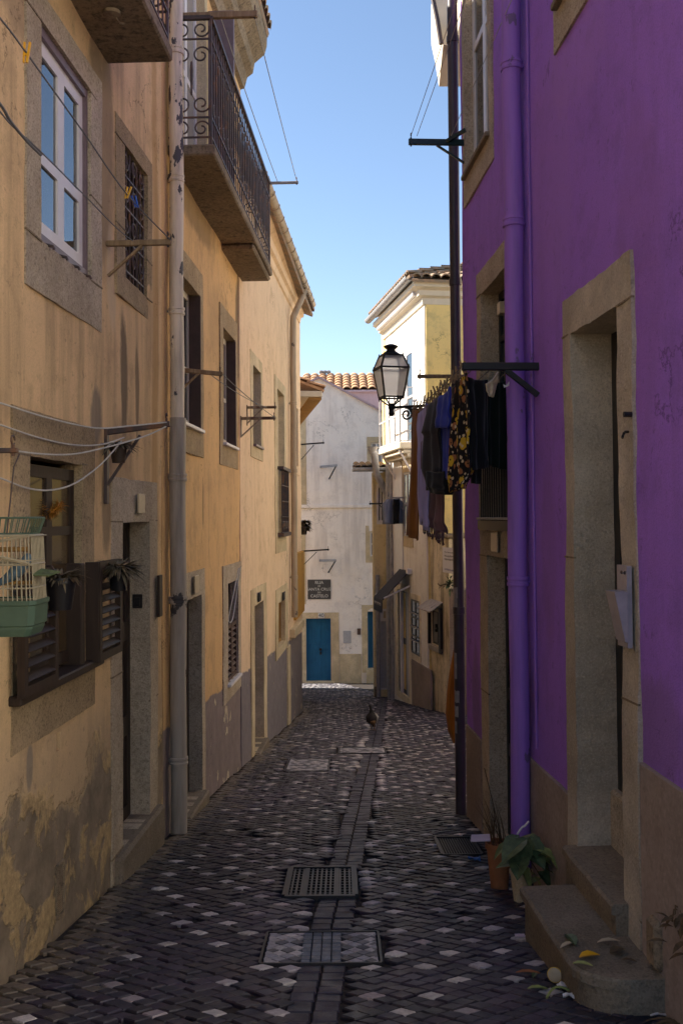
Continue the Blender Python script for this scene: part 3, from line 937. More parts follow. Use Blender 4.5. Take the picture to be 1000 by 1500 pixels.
    prof = [(-.02, -.06), (.03, -.04), (.05, .06), (.10, .08), (.11, .2), (.2, .26), (-.02, .3)]
    n = len(prof)
    for s in Sx: c.v += [W.P(s, zf(s) + z, o) for o, z in prof]
    for i in range(len(Sx) - 1):
        for j in range(n - 1): c.f.append((i * n + j, i * n + j + 1, (i + 1) * n + j + 1, (i + 1) * n + j))
    c.f.append(tuple(range(n))); c.f.append(tuple(reversed(range((len(Sx) - 1) * n, len(Sx) * n))))
    H.part('cornice', c, M['tan_c'])
    g = MB()
    n = 9
    for s in Sx:
        for k in range(n):
            a = math.pi * k / (n - 1)
            g.v.append(W.P(s, zf(s) + .33 - .075 * math.sin(a), .27 - .075 * math.cos(a)))
        for k in range(n):
            a = math.pi * (1 - k / (n - 1))
            g.v.append(W.P(s, zf(s) + .33 - .068 * math.sin(a), .27 - .068 * math.cos(a)))
    q = 2 * n
    for i in range(len(Sx) - 1):
        for k in range(q):
            l = (k + 1) % q
            g.f.append((i * q + k, i * q + l, (i + 1) * q + l, (i + 1) * q + k))
    g.f.append(tuple(range(n))); g.f.append(tuple(range((len(Sx) - 1) * q, (len(Sx) - 1) * q + n)))
    for s in Sx[1:-1]:
        g.tube([W.P(s, zf(s) + .33 - .08 * math.sin(math.pi * k / 8), .27 - .08 * math.cos(math.pi * k / 8)) for k in range(9)], .009, 5)
    gt = H.part('gutter', g, M['pipe_tan'], 1)
    sd = S(W, 424)
    pipe(H, sd, .08, Zat(W, 424, 905), Zat(W, 421, 470), .055, M['pipe_tan'], [Zat(W, 424, y) for y in (592, 690, 846)],
         top=[W.P(sd, Zat(W, 421, 462), .09), W.P(sd + .25, zf(sd) + .12, .24), W.P(sd + .3, zf(sd) + .25, .27)], label='tan downpipe bent under the gutter')
    up = (W.n * -1 + V((0, 0, .4)))
    H.part('roof', tiles(W.P(sB, 3.72 + .33, .28), W.u, up, sC - .1 - sB, 3.6), M['tile_old'])
    # ochre bay low on the corner
    r = W.rect(428, 812, 441.5, 896)
    H.block('corner_bay', S(W, 429), S(W, 441.6), r[2], r[3], -.3, .05, M['ochre'], .01)
    H.block('ledge', S(W, 423), S(W, 437), Zat(W, 430, 928), Zat(W, 430, 915), -.02, .10, M['stone_pale'], .01)
    H.wall(seed=3)

    # ---------------------------------------------------------------- fourth house round the bend
    DW = Wall((-.87, 20.0), (-.12, 1), 1)
    H = House('low_eaved_house', 'low house round the bend on the left, seen only as its projecting cream eaves', DW, (0, 8.5, -6, 2.45), M['tan_c'], DW.P(3.5, gz(23.5)))
    e = MB()
    e.box(DW.P(3.3, 2.50, .17), (6.6, .66, .12), DW.u, DW.n, bev=.01)
    H.part('eaves', e, M['soffit'])
    e = MB()
    for i in range(38):
        e.box(DW.P(.1 + i * .17, 2.42, .36), (.07, .26, .07), DW.u, DW.n)
    H.part('rafter_ends', e, M['yellowboard'])
    H.part('roof', tiles(DW.P(0, 2.6, .55), DW.u, DW.n * -1 + V((0, 0, .38)), 6.6, 3.4), M['tile'])
    H.wall(seed=4)
build_left()

# ================================================================== right: purple house
def build_right():
    W = RW
    sE = S(W, 681)
    H = House('purple_house', 'purple stuccoed house filling the right side, with rough stone doorways and two stone steps', W, (3.45, sE, -3.2, 4.75), M['purple'], W.P(5.7, gz(5.7)))
    # upper windows
    zs = Zat(W, 686, 297)
    for a, b in ((730, 685.6), (1010, 822)):
        o = (S(W, a), S(W, b), zs, zs + 1.95)
        o = (max(o[0], 3.5),) + o[1:]
        i = (o[0] + .13, o[1] - .09, zs + .24, zs + 1.8)
        H.surround(o, i, .1, M['stone'], cell=.1)
        f = H.sash((i[0], i[1], i[2] + .02, i[3]), -.06, M['whitewood'], M['glass'], 2, 1, .075, mid=(.66,))
        H.block('sill', i[0] - .02, i[1] + .02, i[2] - .03, i[2] + .005, -.05, .045, M['stone_grey'], .005, parent=f)
    # french window above the lower door
    zt = Zat(W, 708, 428); zb = Zat(W, 715, 776)
    sf, sn = S(W, 708.5), S(W, 758)
    o = (S(W, 766), S(W, 702.7), zb, Zat(W, 702.7, 399)); i = (sn, sf, zb + .02, zt)
    H.surround(o, i, .15, M['stone'], jit=.01, joints=True)
    H.sash(i, -.13, M['black'], M['darkglass'], 2, 1, .06, mid=(.8,))
    g = MB(); zr = zb + .95
    for k in range(15):
        s = sn + (sf - sn) * k / 14
        g.bar(W.P(s, zb + .05, .02), W.P(s, zr, .02), .012)
    g.bar(W.P(sn, zr, .02), W.P(sf, zr, .02), .03); 
    g.box(W.P((sn + sf) / 2, zb + .035, .0), (sf - sn, .1, .07), W.u, W.n)
    H.part('balconet_railing', g, M['iron_black'])
    H.block('threshold', sn, sf, zb + .075, zb + .092, -.05, .06, M['pipe_grey'], .003)
    H.block('lamp_box', S(W, 727), S(W, 731), Zat(W, 728, 458), Zat(W, 728, 440), -.12, -.02, M['plaque'], .004)
    # lower door
    zt = Zat(W, 716, 813); zg = gz(7.2) + .02
    o = (S(W, 766), S(W, 703.5), gz(8) - .3, zb - .004); i = (sn, S(W, 714.5), zg, zt)
    H.surround(o, i, .16, M['stone'], jit=.01, joints=True)
    H.door(i, -.12, M['black'], 2, (0, .3, .5, 1), fw=.06)
    H.block('door_strip', S(W, 733), S(W, 730.5), zg + .75, zt - .05, -.125, -.09, M['armwood'], .004)
    plaque(H, 735.5, 780, 727, 808, .03, mat=M['plaque'])
    # big stone doorway
    zt = Zat(W, 843, 487); zo = Zat(W, 830, 440)
    z1 = -1.71
    o = (S(W, 934), S(W, 830), gz(5.4) - .2, zo); i = (S(W, 911), S(W, 843), z1 - .02, zt)
    H.surround(o, i, .3, M['stone_rough'], .014, .014, .009, .05, joints=True)
    H.door((i[0], i[1], -1.42, i[3]), -.20, M['black'], 1, (0, .35, 1))
    H.block('threshold', i[0] - .02, i[1] + .02, z1 - .02, -1.42, -.31, -.16, M['stone'], .015)
    # steps
    def stepmesh(poly, z0, z1, nose):
        mb = MB(); n = len(poly)
        b = 0
        for z, k in ((z0, 0), (z1 - .05, 0), (z1 - .045, nose), (z1 - .012, nose), (z1, nose - .012)):
            for j, (s, oo) in enumerate(poly):
                mb.v.append(W.P(s, z, oo + (k if oo > 0 else 0)) + V((.006 * nz((s, oo, z), 6, 1), .006 * nz((s, oo, z), 6, 2), 0)))
        for r_ in range(4):
            for j in range(n):
                l = (j + 1) % n
                mb.f.append((r_ * n + l, r_ * n + j, (r_ + 1) * n + j, (r_ + 1) * n + l))
        mb.f.append(tuple(reversed(range(4 * n, 5 * n))))
        return mb
    poly = [(i[0] - .05, -.3)] + [(s, .075) for s in lin(i[0] - .05, i[1] + .03, 10)] + [(i[1] + .03, -.3)]
    H.part('step', stepmesh(poly, gz(5.2) - .3, z1, .02), M['stone_grey'], label='upper stone step in the doorway')
    zl = -1.85
    a0, a1 = 4.02, 5.02; pr = .33
    edge = [(a0 - .02, -.05), (a0 - .02, pr - .22)]
    for k in range(7):
        t = k / 6 * math.pi / 2
        edge.append((a0 + .18 - .20 * math.cos(t), pr - .2 + .2 * math.sin(t)))
    edge += [(s, pr) for s in lin(a0 + .25, a1, 9)] + [(a1, -.05)]
    H.part('step', stepmesh(edge, gz(5.4) - .3, zl, .025), M['stone_grey'], label='lower stone step with worn rounded corner')
    # marble skirting, stepped down the hill
    for a, b, y0, px in ((681.5, 703, 1058.5, 683), (768, 829.5, 1111.5, 781), (935, 1500, 1118, 943)):
        z = Zat(W, px, y0)
        s0, s1 = S(W, b), S(W, a)
        H.block('skirting', max(s0, 3.5), s1 if a > 682 else sE - .005, gz(s1) - .3, z, -.02, .016, M['skirt'], .004)
    # purple pipe
    H2 = pipe(H, 6.15, .075, gz(6.15) - .02, 6.0, .060, M['purple_pipe'], [Zat(W, 772, y) for y in (86, 322, 850)], label='fat purple drainpipe')
    m = MB()
    for k, z in enumerate(lin(-1.9, 5.4, 8)):
        pass
    m.tube([W.P(5.99, z, .012) for z in lin(-1.4, 5.8, 10)], .008, 6)
    H.part('cable', m, M['purple_pipe'], 1)
    # hooks by the big door
    s_, z_ = W.st(931, 607); H.part('bolt', MB().tube([W.P(s_, z_, .02), W.P(s_, z_, .055)], .012, 8), M['iron_black'])
    s_, z_ = W.st(930, 632)
    H.part('wall_hook', MB().tube([W.P(s_ + .02, z_, .025), W.P(s_, z_ - .002, .045), W.P(s_ - .012, z_ - .008, .055), W.P(s_ - .01, z_ - .022, .06), W.P(s_ + .008, z_ - .026, .055)], .006, 6), M['iron_black'])
    # broken skirting corner beside the step
    c = MB()
    for k in range(1):
        c.box(W.P(S(W, 957), Zat(W, 957, 1370), .02), (.12, .05, .2), W.u, W.n, bev=.02)
    H.part('broken_corner', c, M['concrete'])
    # corner downpipe and the eaves above it
    m = MB(); P = V((.985, 8.42, 0))
    m.tube([P + V((0, 0, z)) for z in lin(gz(8.4) - .05, 5.9, 20)], .045, 14)
    p = H.part('drainpipe', m, M['pipe_dark'], 1, 'dark corner drainpipe with torn stickers')
    for z in (2.0, .62, 4.1, -.8):
        MB().lathe(P + V((0, 0, z)), [(.045, -.03), (.052, -.028), (.052, .028), (.045, .03)], 14).build('pipe_collar', M['pipe_dark'], p, 1)
    for y, h, w in ((868, .09, .9), (884, .13, .8), (975, .22, .6), (1020, .10, 1.), (1042, .09, .8), (1065, .1, .5)):
        z = at(676, y, 8.4).z; k = MB(); n = 6
        a0 = math.pi * 1.12; a1 = a0 + w
        for zz in (z - h / 2, z + h / 2):
            for j in range(n + 1):
                a = a0 + (a1 - a0) * j / n
                k.v.append(P + V((math.cos(a) * .0465, math.sin(a) * .0465, zz + .012 * nz((j, zz, 0), 1.7))))
        for j in range(n): k.f.append((j, j + 1, n + 2 + j, n + 1 + j))
        k.build('torn_sticker', M['inkgrey'], p)
    # eave with soffit beyond the corner
    e = MB(); 
    e.hexa([V((.92, 8.6, 4.62)), V((1.6, 8.5, 4.62)), V((1.6, 11, 4.62)), V((.78, 11, 4.62)), V((.92, 8.6, 4.75)), V((1.6, 8.5, 4.75)), V((1.6, 11, 4.75)), V((.78, 11, 4.75))])
    q = [at(636, -60, 9.2), at(636.5, 0, 9.2), at(643, 30, 9.2), at(648.5, 66, 9.2), at(690, 66, 9.2), at(690, -60, 9.2)]
    H.part('eaves', prism(q, V((.05, .9, 0))), M['soffit'])
    H.part('eaves_beam', MB().box(V((1.30, 8.8, 4.5)), (.44, 1.2, .3), bev=.02), M['soffit'])
    H.part('eaves_edge', MB().tube([x + V((-.02, -.02, 0)) for x in q[:4]], .022, 6), M['pipe_dark'], 1)
    H.wall(seed=5)
build_right()
def build_far():
    # ---------------------------------------------------------------- white house with the yellow gable
    W = FW
    s0 = S(W, 624); s1 = S(W, 567.5)
    C = W.P(s0, 0)
    H = House('white_gutter_house', 'white sunlit house with yellow gable, zinc gutter and small balcony, beyond the street lamp', W, (s0, s1, -5.2, 4.55), M['white'], W.P(s0 + 1, gz(21)))
    # windows
    inn = W.rect(604, 511, 596, 650); out = W.rect(606, 500, 593.5, 654)
    H.surround(out, inn, .05, M['whitewood'], cell=.3, jit=0, jedge=0)
    H.sash(inn, .005, M['greywood'], M['darkglass'], 1, 2, .06)
    inn = W.rect(602, 690, 591, 785); out = W.rect(604, 680, 588, 800)
    H.surround(out, inn, .06, M['stone_pale'], cell=.3, jit=0, jedge=0)
    H.sash(inn, .0, M['greywood'], M['curtainglass'], 2, 2, .06)
    # shop door and lower window
    inn = W.rect(598.5, 868, 584, 1010); out = W.rect(601, 858, 581, 1018)
    H.surround(out, inn, .12, M['cream'], cell=.3, jit=0, jedge=0)
    ds = H.door((inn[0] + .35, inn[1], inn[2], inn[3]), -.02, M['black'], 1, (0, .5, 1), name='door')
    H.block('door_panel', inn[0], inn[0] + .34, inn[2], inn[3], -.08, -.015, M['greywood'], .01)
    H.block('door_frame', inn[1] - .42, inn[1] - .32, inn[2], inn[3], -.05, .035, M['whitewood'], .01)
    inn = W.rect(614.5, 881, 603, 955); out = W.rect(616, 873, 602, 968)
    H.surround(out, inn, .06, M['cream'], cell=.3, jit=0, jedge=0)
    f = H.sash(inn, .012, M['black'], M['darkglass'], 2, 3, .04)
    g = MB()
    for k in range(3):
        z = inn[2] + (inn[3] - inn[2]) * (k + 1) / 4
        g.bar(W.P(inn[0], z, .03), W.P(inn[1], z, .03), .025)
    g.build('window_bar', M['greymetal'], f)
    H.block('plinth', S(W, 629), S(W, 601.5), gz(23) - .4, Zat(W, 615, 972), -.02, .02, M['skirt'], .005)
    # raised white panel with an arched top
    a, b = S(W, 590.5), S(W, 576); z = Zat(W, 583, 690); p = []
    for k in range(11):
        t = math.pi * k / 10
        p.append(W.P((a + b) / 2 - math.cos(t) * (b - a) / 2, z + math.sin(t) * .28, .03))
    p += [W.P(b, Zat(W, 577, 840), .03), W.P(a, Zat(W, 590, 840), .03)]
    H.part('arched_white_panel', prism(p, W.n * -.06), M['whitewood'])
    for px, r in ((571.5, .05), (576.5, .04)):
        pipe(H, S(W, px), .06, gz(24.5), Zat(W, px, 660), r, M['greymetal'], [Zat(W, px, y) for y in (740, 830, 930)])
    # balcony
    o0, o1 = 0, .36; sa, sb = S(W, 600) , S(W, 572)
    sa, sb = 21.05, 23.3
    zb = 1.42; zt = 2.72
    bl = H.block('balcony', sa, sb, zb, zb + .14, -.02, .36, M['soffit'], .02)
    mo = MB()
    for zz, oo in ((zb - .09, .29), (zb - .17, .2)):
        mo.box(W.P((sa + sb) / 2, zz + .04, oo / 2 - .01), (sb - sa - .1, oo, .09), W.u, W.n, bev=.02)
    mo.build('moulding', M['soffit'], bl)
    fr = MB()
    np_ = 4
    for k in range(np_ + 1):
        s = sa + .03 + (sb - sa - .06) * k / np_
        fr.bar(W.P(s, zb + .14, .33), W.P(s, zt, .33), .035)
    for z in (zb + .17, (zb + zt) / 2 + .07, zt):
        fr.bar(W.P(sa + .02, z, .33), W.P(sb, z, .33), .03, .03)
        fr.bar(W.P(sa + .03, z, .33), W.P(sa + .03, z, .0), .02, .02)
    for k in range(3):
        scroll(fr, W.P(sa + .03, zb + .36, .07 + k * .09), W.n, V((0, 0, 1)), .05, 1.2, 0, 1, .007, 12)
        fr.bar(W.P(sa + .03, zb + .14, .06 + k * .1), W.P(sa + .03, zt, .06 + k * .1), .012)
    rl = fr.build('railing', M['greywood'], bl)
    pn = MB()
    for k in range(np_):
        for z0, z1 in ((zb + .19, (zb + zt) / 2 + .05), ((zb + zt) / 2 + .09, zt - .02)):
            s = sa + .03 + (sb - sa - .06) * k / np_
            pn.box(W.P(s + (sb - sa - .06) / np_ / 2, (z0 + z1) / 2, .33), ((sb - sa) / np_ - .06, .008, z1 - z0), W.u, W.n)
    pn.build('railing_panel', M['balc_panel'], rl)
    st = MB()
    for s in (sa + .15, sb - .3):
        st.bar(W.P(s, zb - .02, .33), W.P(s, zb - .62, .0), .04)
    st.build('strut', M['whitewood'], bl)
    # eaves
    ze = 4.55
    e = MB(); prof = [(-.02, -.28), (.04, -.26), (.06, -.14), (.14, -.1), (.16, 0), (.28, .05), (.28, .14), (-.02, .16)]
    GWv = V((1, .16, 0)).normalized(); GN = V((.16, -1, 0)).normalized()
    n = len(prof); path = []
    Ce = V((C.x, C.y, 0))
    for s in lin(s1 + .2, s0, 8): path.append((W.P(s, 0), W.n))
    path[-1] = (W.P(s0, 0), W.n + GN)
    for k in lin(.6, 5, 6): path.append((W.P(s0, 0) + GWv * k, GN))
    for p, nn in path: e.v += [p + nn * o + V((0, 0, ze + z)) for o, z in prof]
    for i in range(len(path) - 1):
        for j in range(n - 1): e.f.append((i * n + j, i * n + j + 1, (i + 1) * n + j + 1, (i + 1) * n + j))
    e.f.append(tuple(range(n)))
    H.part('cornice', e, M['soffit'])
    d = MB()
    for k in range(46):
        s = s0 + .1 + k * (s1 - s0) / 46
        d.box(W.P(s, ze - .02, .17), (.05, .1, .09), W.u, W.n)
    H.part('dentils', d, M['whitewood'])
    g = MB(); m = 9
    Sx = lin(s0 - .3, s1 + .35, 10)
    for s in Sx:
        for k in range(m):
            a = math.pi * k / (m - 1); g.v.append(W.P(s, ze + .24 - .09 * math.sin(a), .37 - .09 * math.cos(a)))
        for k in range(m):
            a = math.pi * (1 - k / (m - 1)); g.v.append(W.P(s, ze + .24 - .08 * math.sin(a), .37 - .08 * math.cos(a)))
    q = 2 * m
    for i in range(len(Sx) - 1):
        for k in range(q): g.f.append((i * q + k, i * q + (k + 1) % q, (i + 1) * q + (k + 1) % q, (i + 1) * q + k))
    g.f += [tuple(range(q)), tuple(range((len(Sx) - 1) * q, len(Sx) * q))]
    H.part('gutter', g, M['zinc'], 1)
    # hipped roof: street side and gable side
    P1 = W.P(s0 - .3, ze + .28, .38)
    H.part('roof', tiles(P1, W.u, W.n * -1 + V((0, 0, .38)), s1 - s0 + .6, 3.4, hip=.93), M['tile_old'])
    P2 = C + GN * .40 - GWv * .35 + V((0, 0, ze + .17))
    H.part('roof', tiles(P2, GWv, GN * -1 + V((0, 0, .34)), 5.2, 3.2, .2, .36, .075, hip=.95), M['tile_old'])
    H.wall(depth=.4, seed=6)
    # yellow gable as its own wall sheet of the same house
    G = Wall((C.x, C.y), (1, .16), 1)
    mb = MB(); slab(mb, G, (.03, 5.0, -5, ze), [], .03, -4.5, .4, .006)
    H.part('gable_wall', mb, M['yellow'])

    # ---------------------------------------------------------------- low streaked wall in front of the gable
    A = at(629.5, 800, 19.95); B = at(656.5, 800, 18.7)
    u = V((B.x - A.x, B.y - A.y, 0)); L = u.length
    LWl = Wall((A.x, A.y), (u.x, u.y), 1 if V((u.y, -u.x, 0)).dot(V((-1, -1, 0))) > 0 else -1)
    zt = Zat(LWl, 640, 787)
    H = House('streaked_low_building', 'low rain-streaked cream building front with a hooded black window, beside the dark corner pipe', LWl, (0, L, -4.6, zt), M['streaked'], LWl.P(L / 2, gz(19.3)), 'building')
    W = LWl
    inn = W.rect(631, 893, 646, 948)
    if inn[0] < .02: inn = (.03, inn[1], inn[2], inn[3])
    H.holes.append((inn[0], inn[1], inn[2], inn[3], .1))
    f = H.sash(inn, -.03, M['black'], M['curtainglass'], 2, 1, .035)
    H.block('shutter', inn[1] + .005, inn[1] + .13, inn[2] - .12, inn[3] + .1, .0, .06, M['black'], .008, parent=f)
    H.block('shutter', inn[0] - .1, inn[0] - .005, inn[2] - .02, inn[3] + .04, .0, .06, M['black'], .008, parent=f)
    H.block('sill', inn[0] - .1, inn[1] + .13, inn[2] - .12, inn[2] - .01, .0, .05, M['pipe_grey'], .008, parent=f)
    hd = MB(); a = W.P(inn[0] - .12, inn[3] + .22, 0); b = W.P(inn[1] + .14, inn[3] + .22, 0)
    hd.hexa([a + V((0, 0, -.02)), b + V((0, 0, -.02)), b + W.n * .26 + V((0, 0, -.2)), a + W.n * .26 + V((0, 0, -.2)), a, b, b + W.n * .26 + V((0, 0, -.18)), a + W.n * .26 + V((0, 0, -.18))])
    hd.build('hood', M['pipe_grey'], f)
    hh = MB(); c = W.P((inn[0] + inn[1]) / 2, (inn[2] + inn[3]) / 2, .0)
    hh.box(c, (.05, .05, .16), W.u, W.n, bev=.01); hh.box(c + W.u * .05 + V((0, 0, .0)), (.1, .03, .03), W.u, W.n); hh.build('handle', M['black'], f)
    cap = MB(); cap.box(W.P(L / 2, zt + .03, -1), (L + .1, 2.1, .07), W.u, W.n, bev=.02)
    H.part('coping', cap, M['concrete'])
    H.wall(depth=3.0, cell=.2, seed=7)
    # pilaster to its right, up to the purple corner
    A2 = W.P(L + .02, 0); B2 = A2 + V((.75, -.5, 0))
    PW = Wall((A2.x, A2.y), (B2.x - A2.x, B2.y - A2.y), W.n.dot(V((W.u.y, -W.u.x, 0))) > 0 and 1 or -1)
    H = House('smooth_cream_pier', 'smooth beige pier of jointed slabs between the streaked front and the dark pipe', PW, (0, 1.4, -4.6, at(655, 863, 18.6).z), M['skirt'], PW.P(.7, gz(18)), 'pier')
    H.wall(depth=1.5, cell=.3, seed=8)
    for z in (Zat(PW, 660, 920), Zat(PW, 660, 975)):
        H.block('joint', .0, 1.4, z, z + .012, -.01, .012, M['concrete'], 0)
    # poster
    r = W.rect(648, 803, 669, 838)
    n_ = W
    a = at(648.5, 801, 18.4); b = at(668, 801, 17.9)
    return W, PW, H

def build_far2():
    # ---------------------------------------------------------------- yellow narrow house
    D = 24.0
    a = at(546.5, 757, D); b = at(571, 757, D)
    YW = Wall((a.x, a.y), (1, .03), 1)
    L = b.x - a.x
    W = YW
    H = House('narrow_yellow_house', 'narrow pale yellow house front with a white window and white door', W, (0, L + .1, -5.4, Zat(W, 555, 692)), M['cream_y'], W.P(L / 2, gz(24)))
    inn = W.rect(553, 713, 562, 764); out = W.rect(551, 709, 564, 768)
    H.surround(out, inn, .08, M['whitewood'], cell=.3, jit=0, jedge=0)
    H.sash(inn, -.05, M['whitewood'], M['darkglass'], 2, 2, .03)
    inn = W.rect(557, 910, 566.5, 1008); out = W.rect(554.5, 892, 568, 1010)
    H.surround(out, inn, .06, M['whitewood'], cell=.3, jit=0, jedge=0)
    H.door(inn, -.04, M['greywood'], 1, (0, .45, 1), fw=.03)
    plaque(H, 561, 895, 564.5, 905, .03)
    pipe(H, .09, .05, gz(24), Zat(W, 548, 842), .05, M['greymetal'], [])
    e = MB(); z = Zat(W, 548, 690)
    e.box(W.P(L / 2 - .12, z + .03, .1), (L + .75, .75, .07), W.u, W.n, bev=.01)
    H.part('eaves', e, M['zinc'])
    H.part('roof', tiles(W.P(-.45, z + .06, .42), W.u, W.n * -1 + V((0, 0, .10)), L + .6, 1.5, .15, .3), M['tile_old'])
    p = MB()
    p.tube([at(545, 661, 23.4), at(548, 664, 23.4), at(551, 694, 23.5), at(566.5, 724, 23.7), at(567, 745, 23.75)], .085, 10)
    H.part('drainpipe', p, M['greymetal'], 1, 'bent grey downpipe above the eaves')
    pp = MB(); q = at(545, 659, 23.4); pp.lathe(q, [(.07, -.1), (.13, .05), (.15, .07)], 10); H.part('hopper', pp, M['greymetal'], 1)
    H.block('corner_stone', -.02, .1, gz(24) - .2, gz(24) + .25, -.02, .06, M['concrete'], .02)
    H.wall(depth=.5, cell=.3, seed=9)

    # ---------------------------------------------------------------- house closing the street
    W = EW
    H = House('blue_door_house', 'grey white gabled house closing the street, with a blue double door under the street name', W, (W.st(395, 757)[0], W.st(640, 757)[0], -5.8, Zat(W, 500, 602)), M['end'], W.P(0, gz(31)))
    inn = W.rect(448, 906, 485, 998); out = W.rect(440, 897.5, 497, 1010)
    H.surround(out, inn, .22, M['stone_pale'], cell=.25, jit=.003, jedge=.004)
    H.door(inn, -.16, M['blue'], 2, (0, .52, .56, 1), fw=.07)
    kn = MB(); c = W.P((inn[0] + inn[1]) / 2 + .06, (inn[2] + inn[3]) / 2, -.13); kn.lathe(c, [(.01, 0), (.045, .03), (.03, .06)], 10, W.n); kn.box(c + V((0, .02, -.12)), (.05, .02, .09)); H.part('handle', kn, M['black'], 1)
    H.block('doorstep', inn[0] - .03, inn[1] + .1, inn[2] - .3, inn[2] - .0, -.2, .12, M['stone_pale'], .01)
    pl = plaque(H, 466, 898, 475, 905, .03, '40', M['letter'], .17)
    inn = W.rect(538, 896, 556, 979); out = W.rect(529.5, 886, 562, 985)
    H.surround(out, inn, .2, M['stone_pale'], cell=.25, jit=.003, jedge=.004)
    H.door(inn, -.14, M['blue'], 2, (0, .52, .56, 1), fw=.06)
    H.block('doorstep', inn[0] - .05, inn[1] + .05, inn[2] - .5, inn[2], -.15, .1, M['stone_pale'], .01)
    for o, i in (((537, 640, 560, 684), (543, 648, 560, 680)), ((535, 770, 556, 824), (541.5, 779, 556, 815))):
        inn = W.rect(*i); out = W.rect(*o)
        H.surround(out, inn, .1, M['stone_pale'], cell=.25, jit=.003, jedge=.004)
        H.sash(inn, -.05, M['whitewood'], M['curtainglass'], 2, 2, .05)
    x0, x1 = H.rect[0], H.rect[1]
    H.block('string_course', W.st(441, 740)[0] - .3, x1, Zat(W, 500, 744), Zat(W, 500, 739), -.02, .06, M['end'], .01)
    r = W.rect(497.2, 958, 529.3, 1010); H.block('plinth', r[0], r[1], r[2], r[3], -.02, .015, M['stone_pale'], .004)
    r = W.rect(502.5, 924, 514, 942); H.block('meter_hatch', r[0], r[1], r[2], r[3], -.01, .02, M['greywood'], .004)
    r = W.rect(523, 920.5, 528, 929.5); H.block('letter_box', r[0], r[1], r[2], r[3], -.01, .05, M['reveal'], .006)
    r = W.rect(436, 600, 449, 745); H.block('quoin', r[0] - 1, r[1], r[2], r[3], -.02, .02, M['stone_pale'], .006)
    r = W.rect(436, 780, 448, 885); H.block('quoin', r[0] - 1, r[1], r[2], r[3], -.02, .02, M['stone_pale'], .006)
    # gable
    zE = Zat(W, 500, 602)
    p = [W.P(x0, zE - .003), W.P(x1, zE - .003)]
    pr_ = W.st(553, 600); ap = W.st(467.5, 554)
    sl = (ap[1] - pr_[1]) / (pr_[0] - ap[0])
    p += [W.P(x1, max(zE, pr_[1] - sl * (x1 - pr_[0]))), W.P(pr_[0], pr_[1]), W.P(ap[0], ap[1]), W.P(x0, ap[1] - .42 * (ap[0] - x0))]
    H.part('gable', prism(p, V((0, 3.0, 0))), M['end'])
    rb = MB()
    for a_, b_ in ((W.P(ap[0], ap[1] + .02, .05), W.P(x1, pr_[1] - sl * (x1 - pr_[0]) + .02, .05)), (W.P(ap[0], ap[1] + .02, .05), W.P(x0, ap[1] - .42 * (ap[0] - x0) + .02, .05))):
        rb.bar(a_ + V((0, 1.5, 0)), b_ + V((0, 1.5, 0)), 3.1, .06, up=V((0, 0, 1)))
    H.part('roof', rb, M['mauve'])
    H.wall(depth=3.0, cell=.4, jit=.02, seed=10)

    # ---------------------------------------------------------------- mauve house behind it
    DB = 35.0
    a = at(470, 757, DB); b = at(640, 757, DB)
    BW = Wall((a.x - 2, DB), (1, 0), 1)
    zb = at(500, 573.5, DB).z
    H = House('mauve_tiled_house', 'mauve house with a terracotta tiled roof, rising behind the grey white gable', BW, (1.2, 8, -3, zb), M['mauve'], BW.P(3, -3))
    H.part('roof', tiles(BW.P(1.3, zb + .03, .1), V((1, 0, 0)), V((0, 1, .33)), 6.6, 3.1, .30, .5, .1), M['tile'])
    ch = MB()
    for px in (470, 475.5, 481):
        q = at(px, 551, 37.5); ch.lathe(q, [(.06, -.3), (.06, .12), (.09, .13), (.09, .2), (.05, .22)], 10)
    H.part('flue', ch, M['zinc'], 1)
    e = MB(); e.box(BW.P(4.5, zb + .0, .06), (6.8, .2, .07), bev=.01); H.part('eaves', e, M['mauve'])
    H.wall(depth=4, cell=.6, seed=11)

MT['square'] = stone('bounce_paving', (.20, .165, .13), (.08, .065, .05))  # paving of the added square, toned for how much light it bounces
MT['cream_y'] = plaster('pale_yellow_render', (.76, .63, .36), (.70, .58, .34), (.33, .26, .15), .45, .08)
STREAK = build_far()
build_far2()

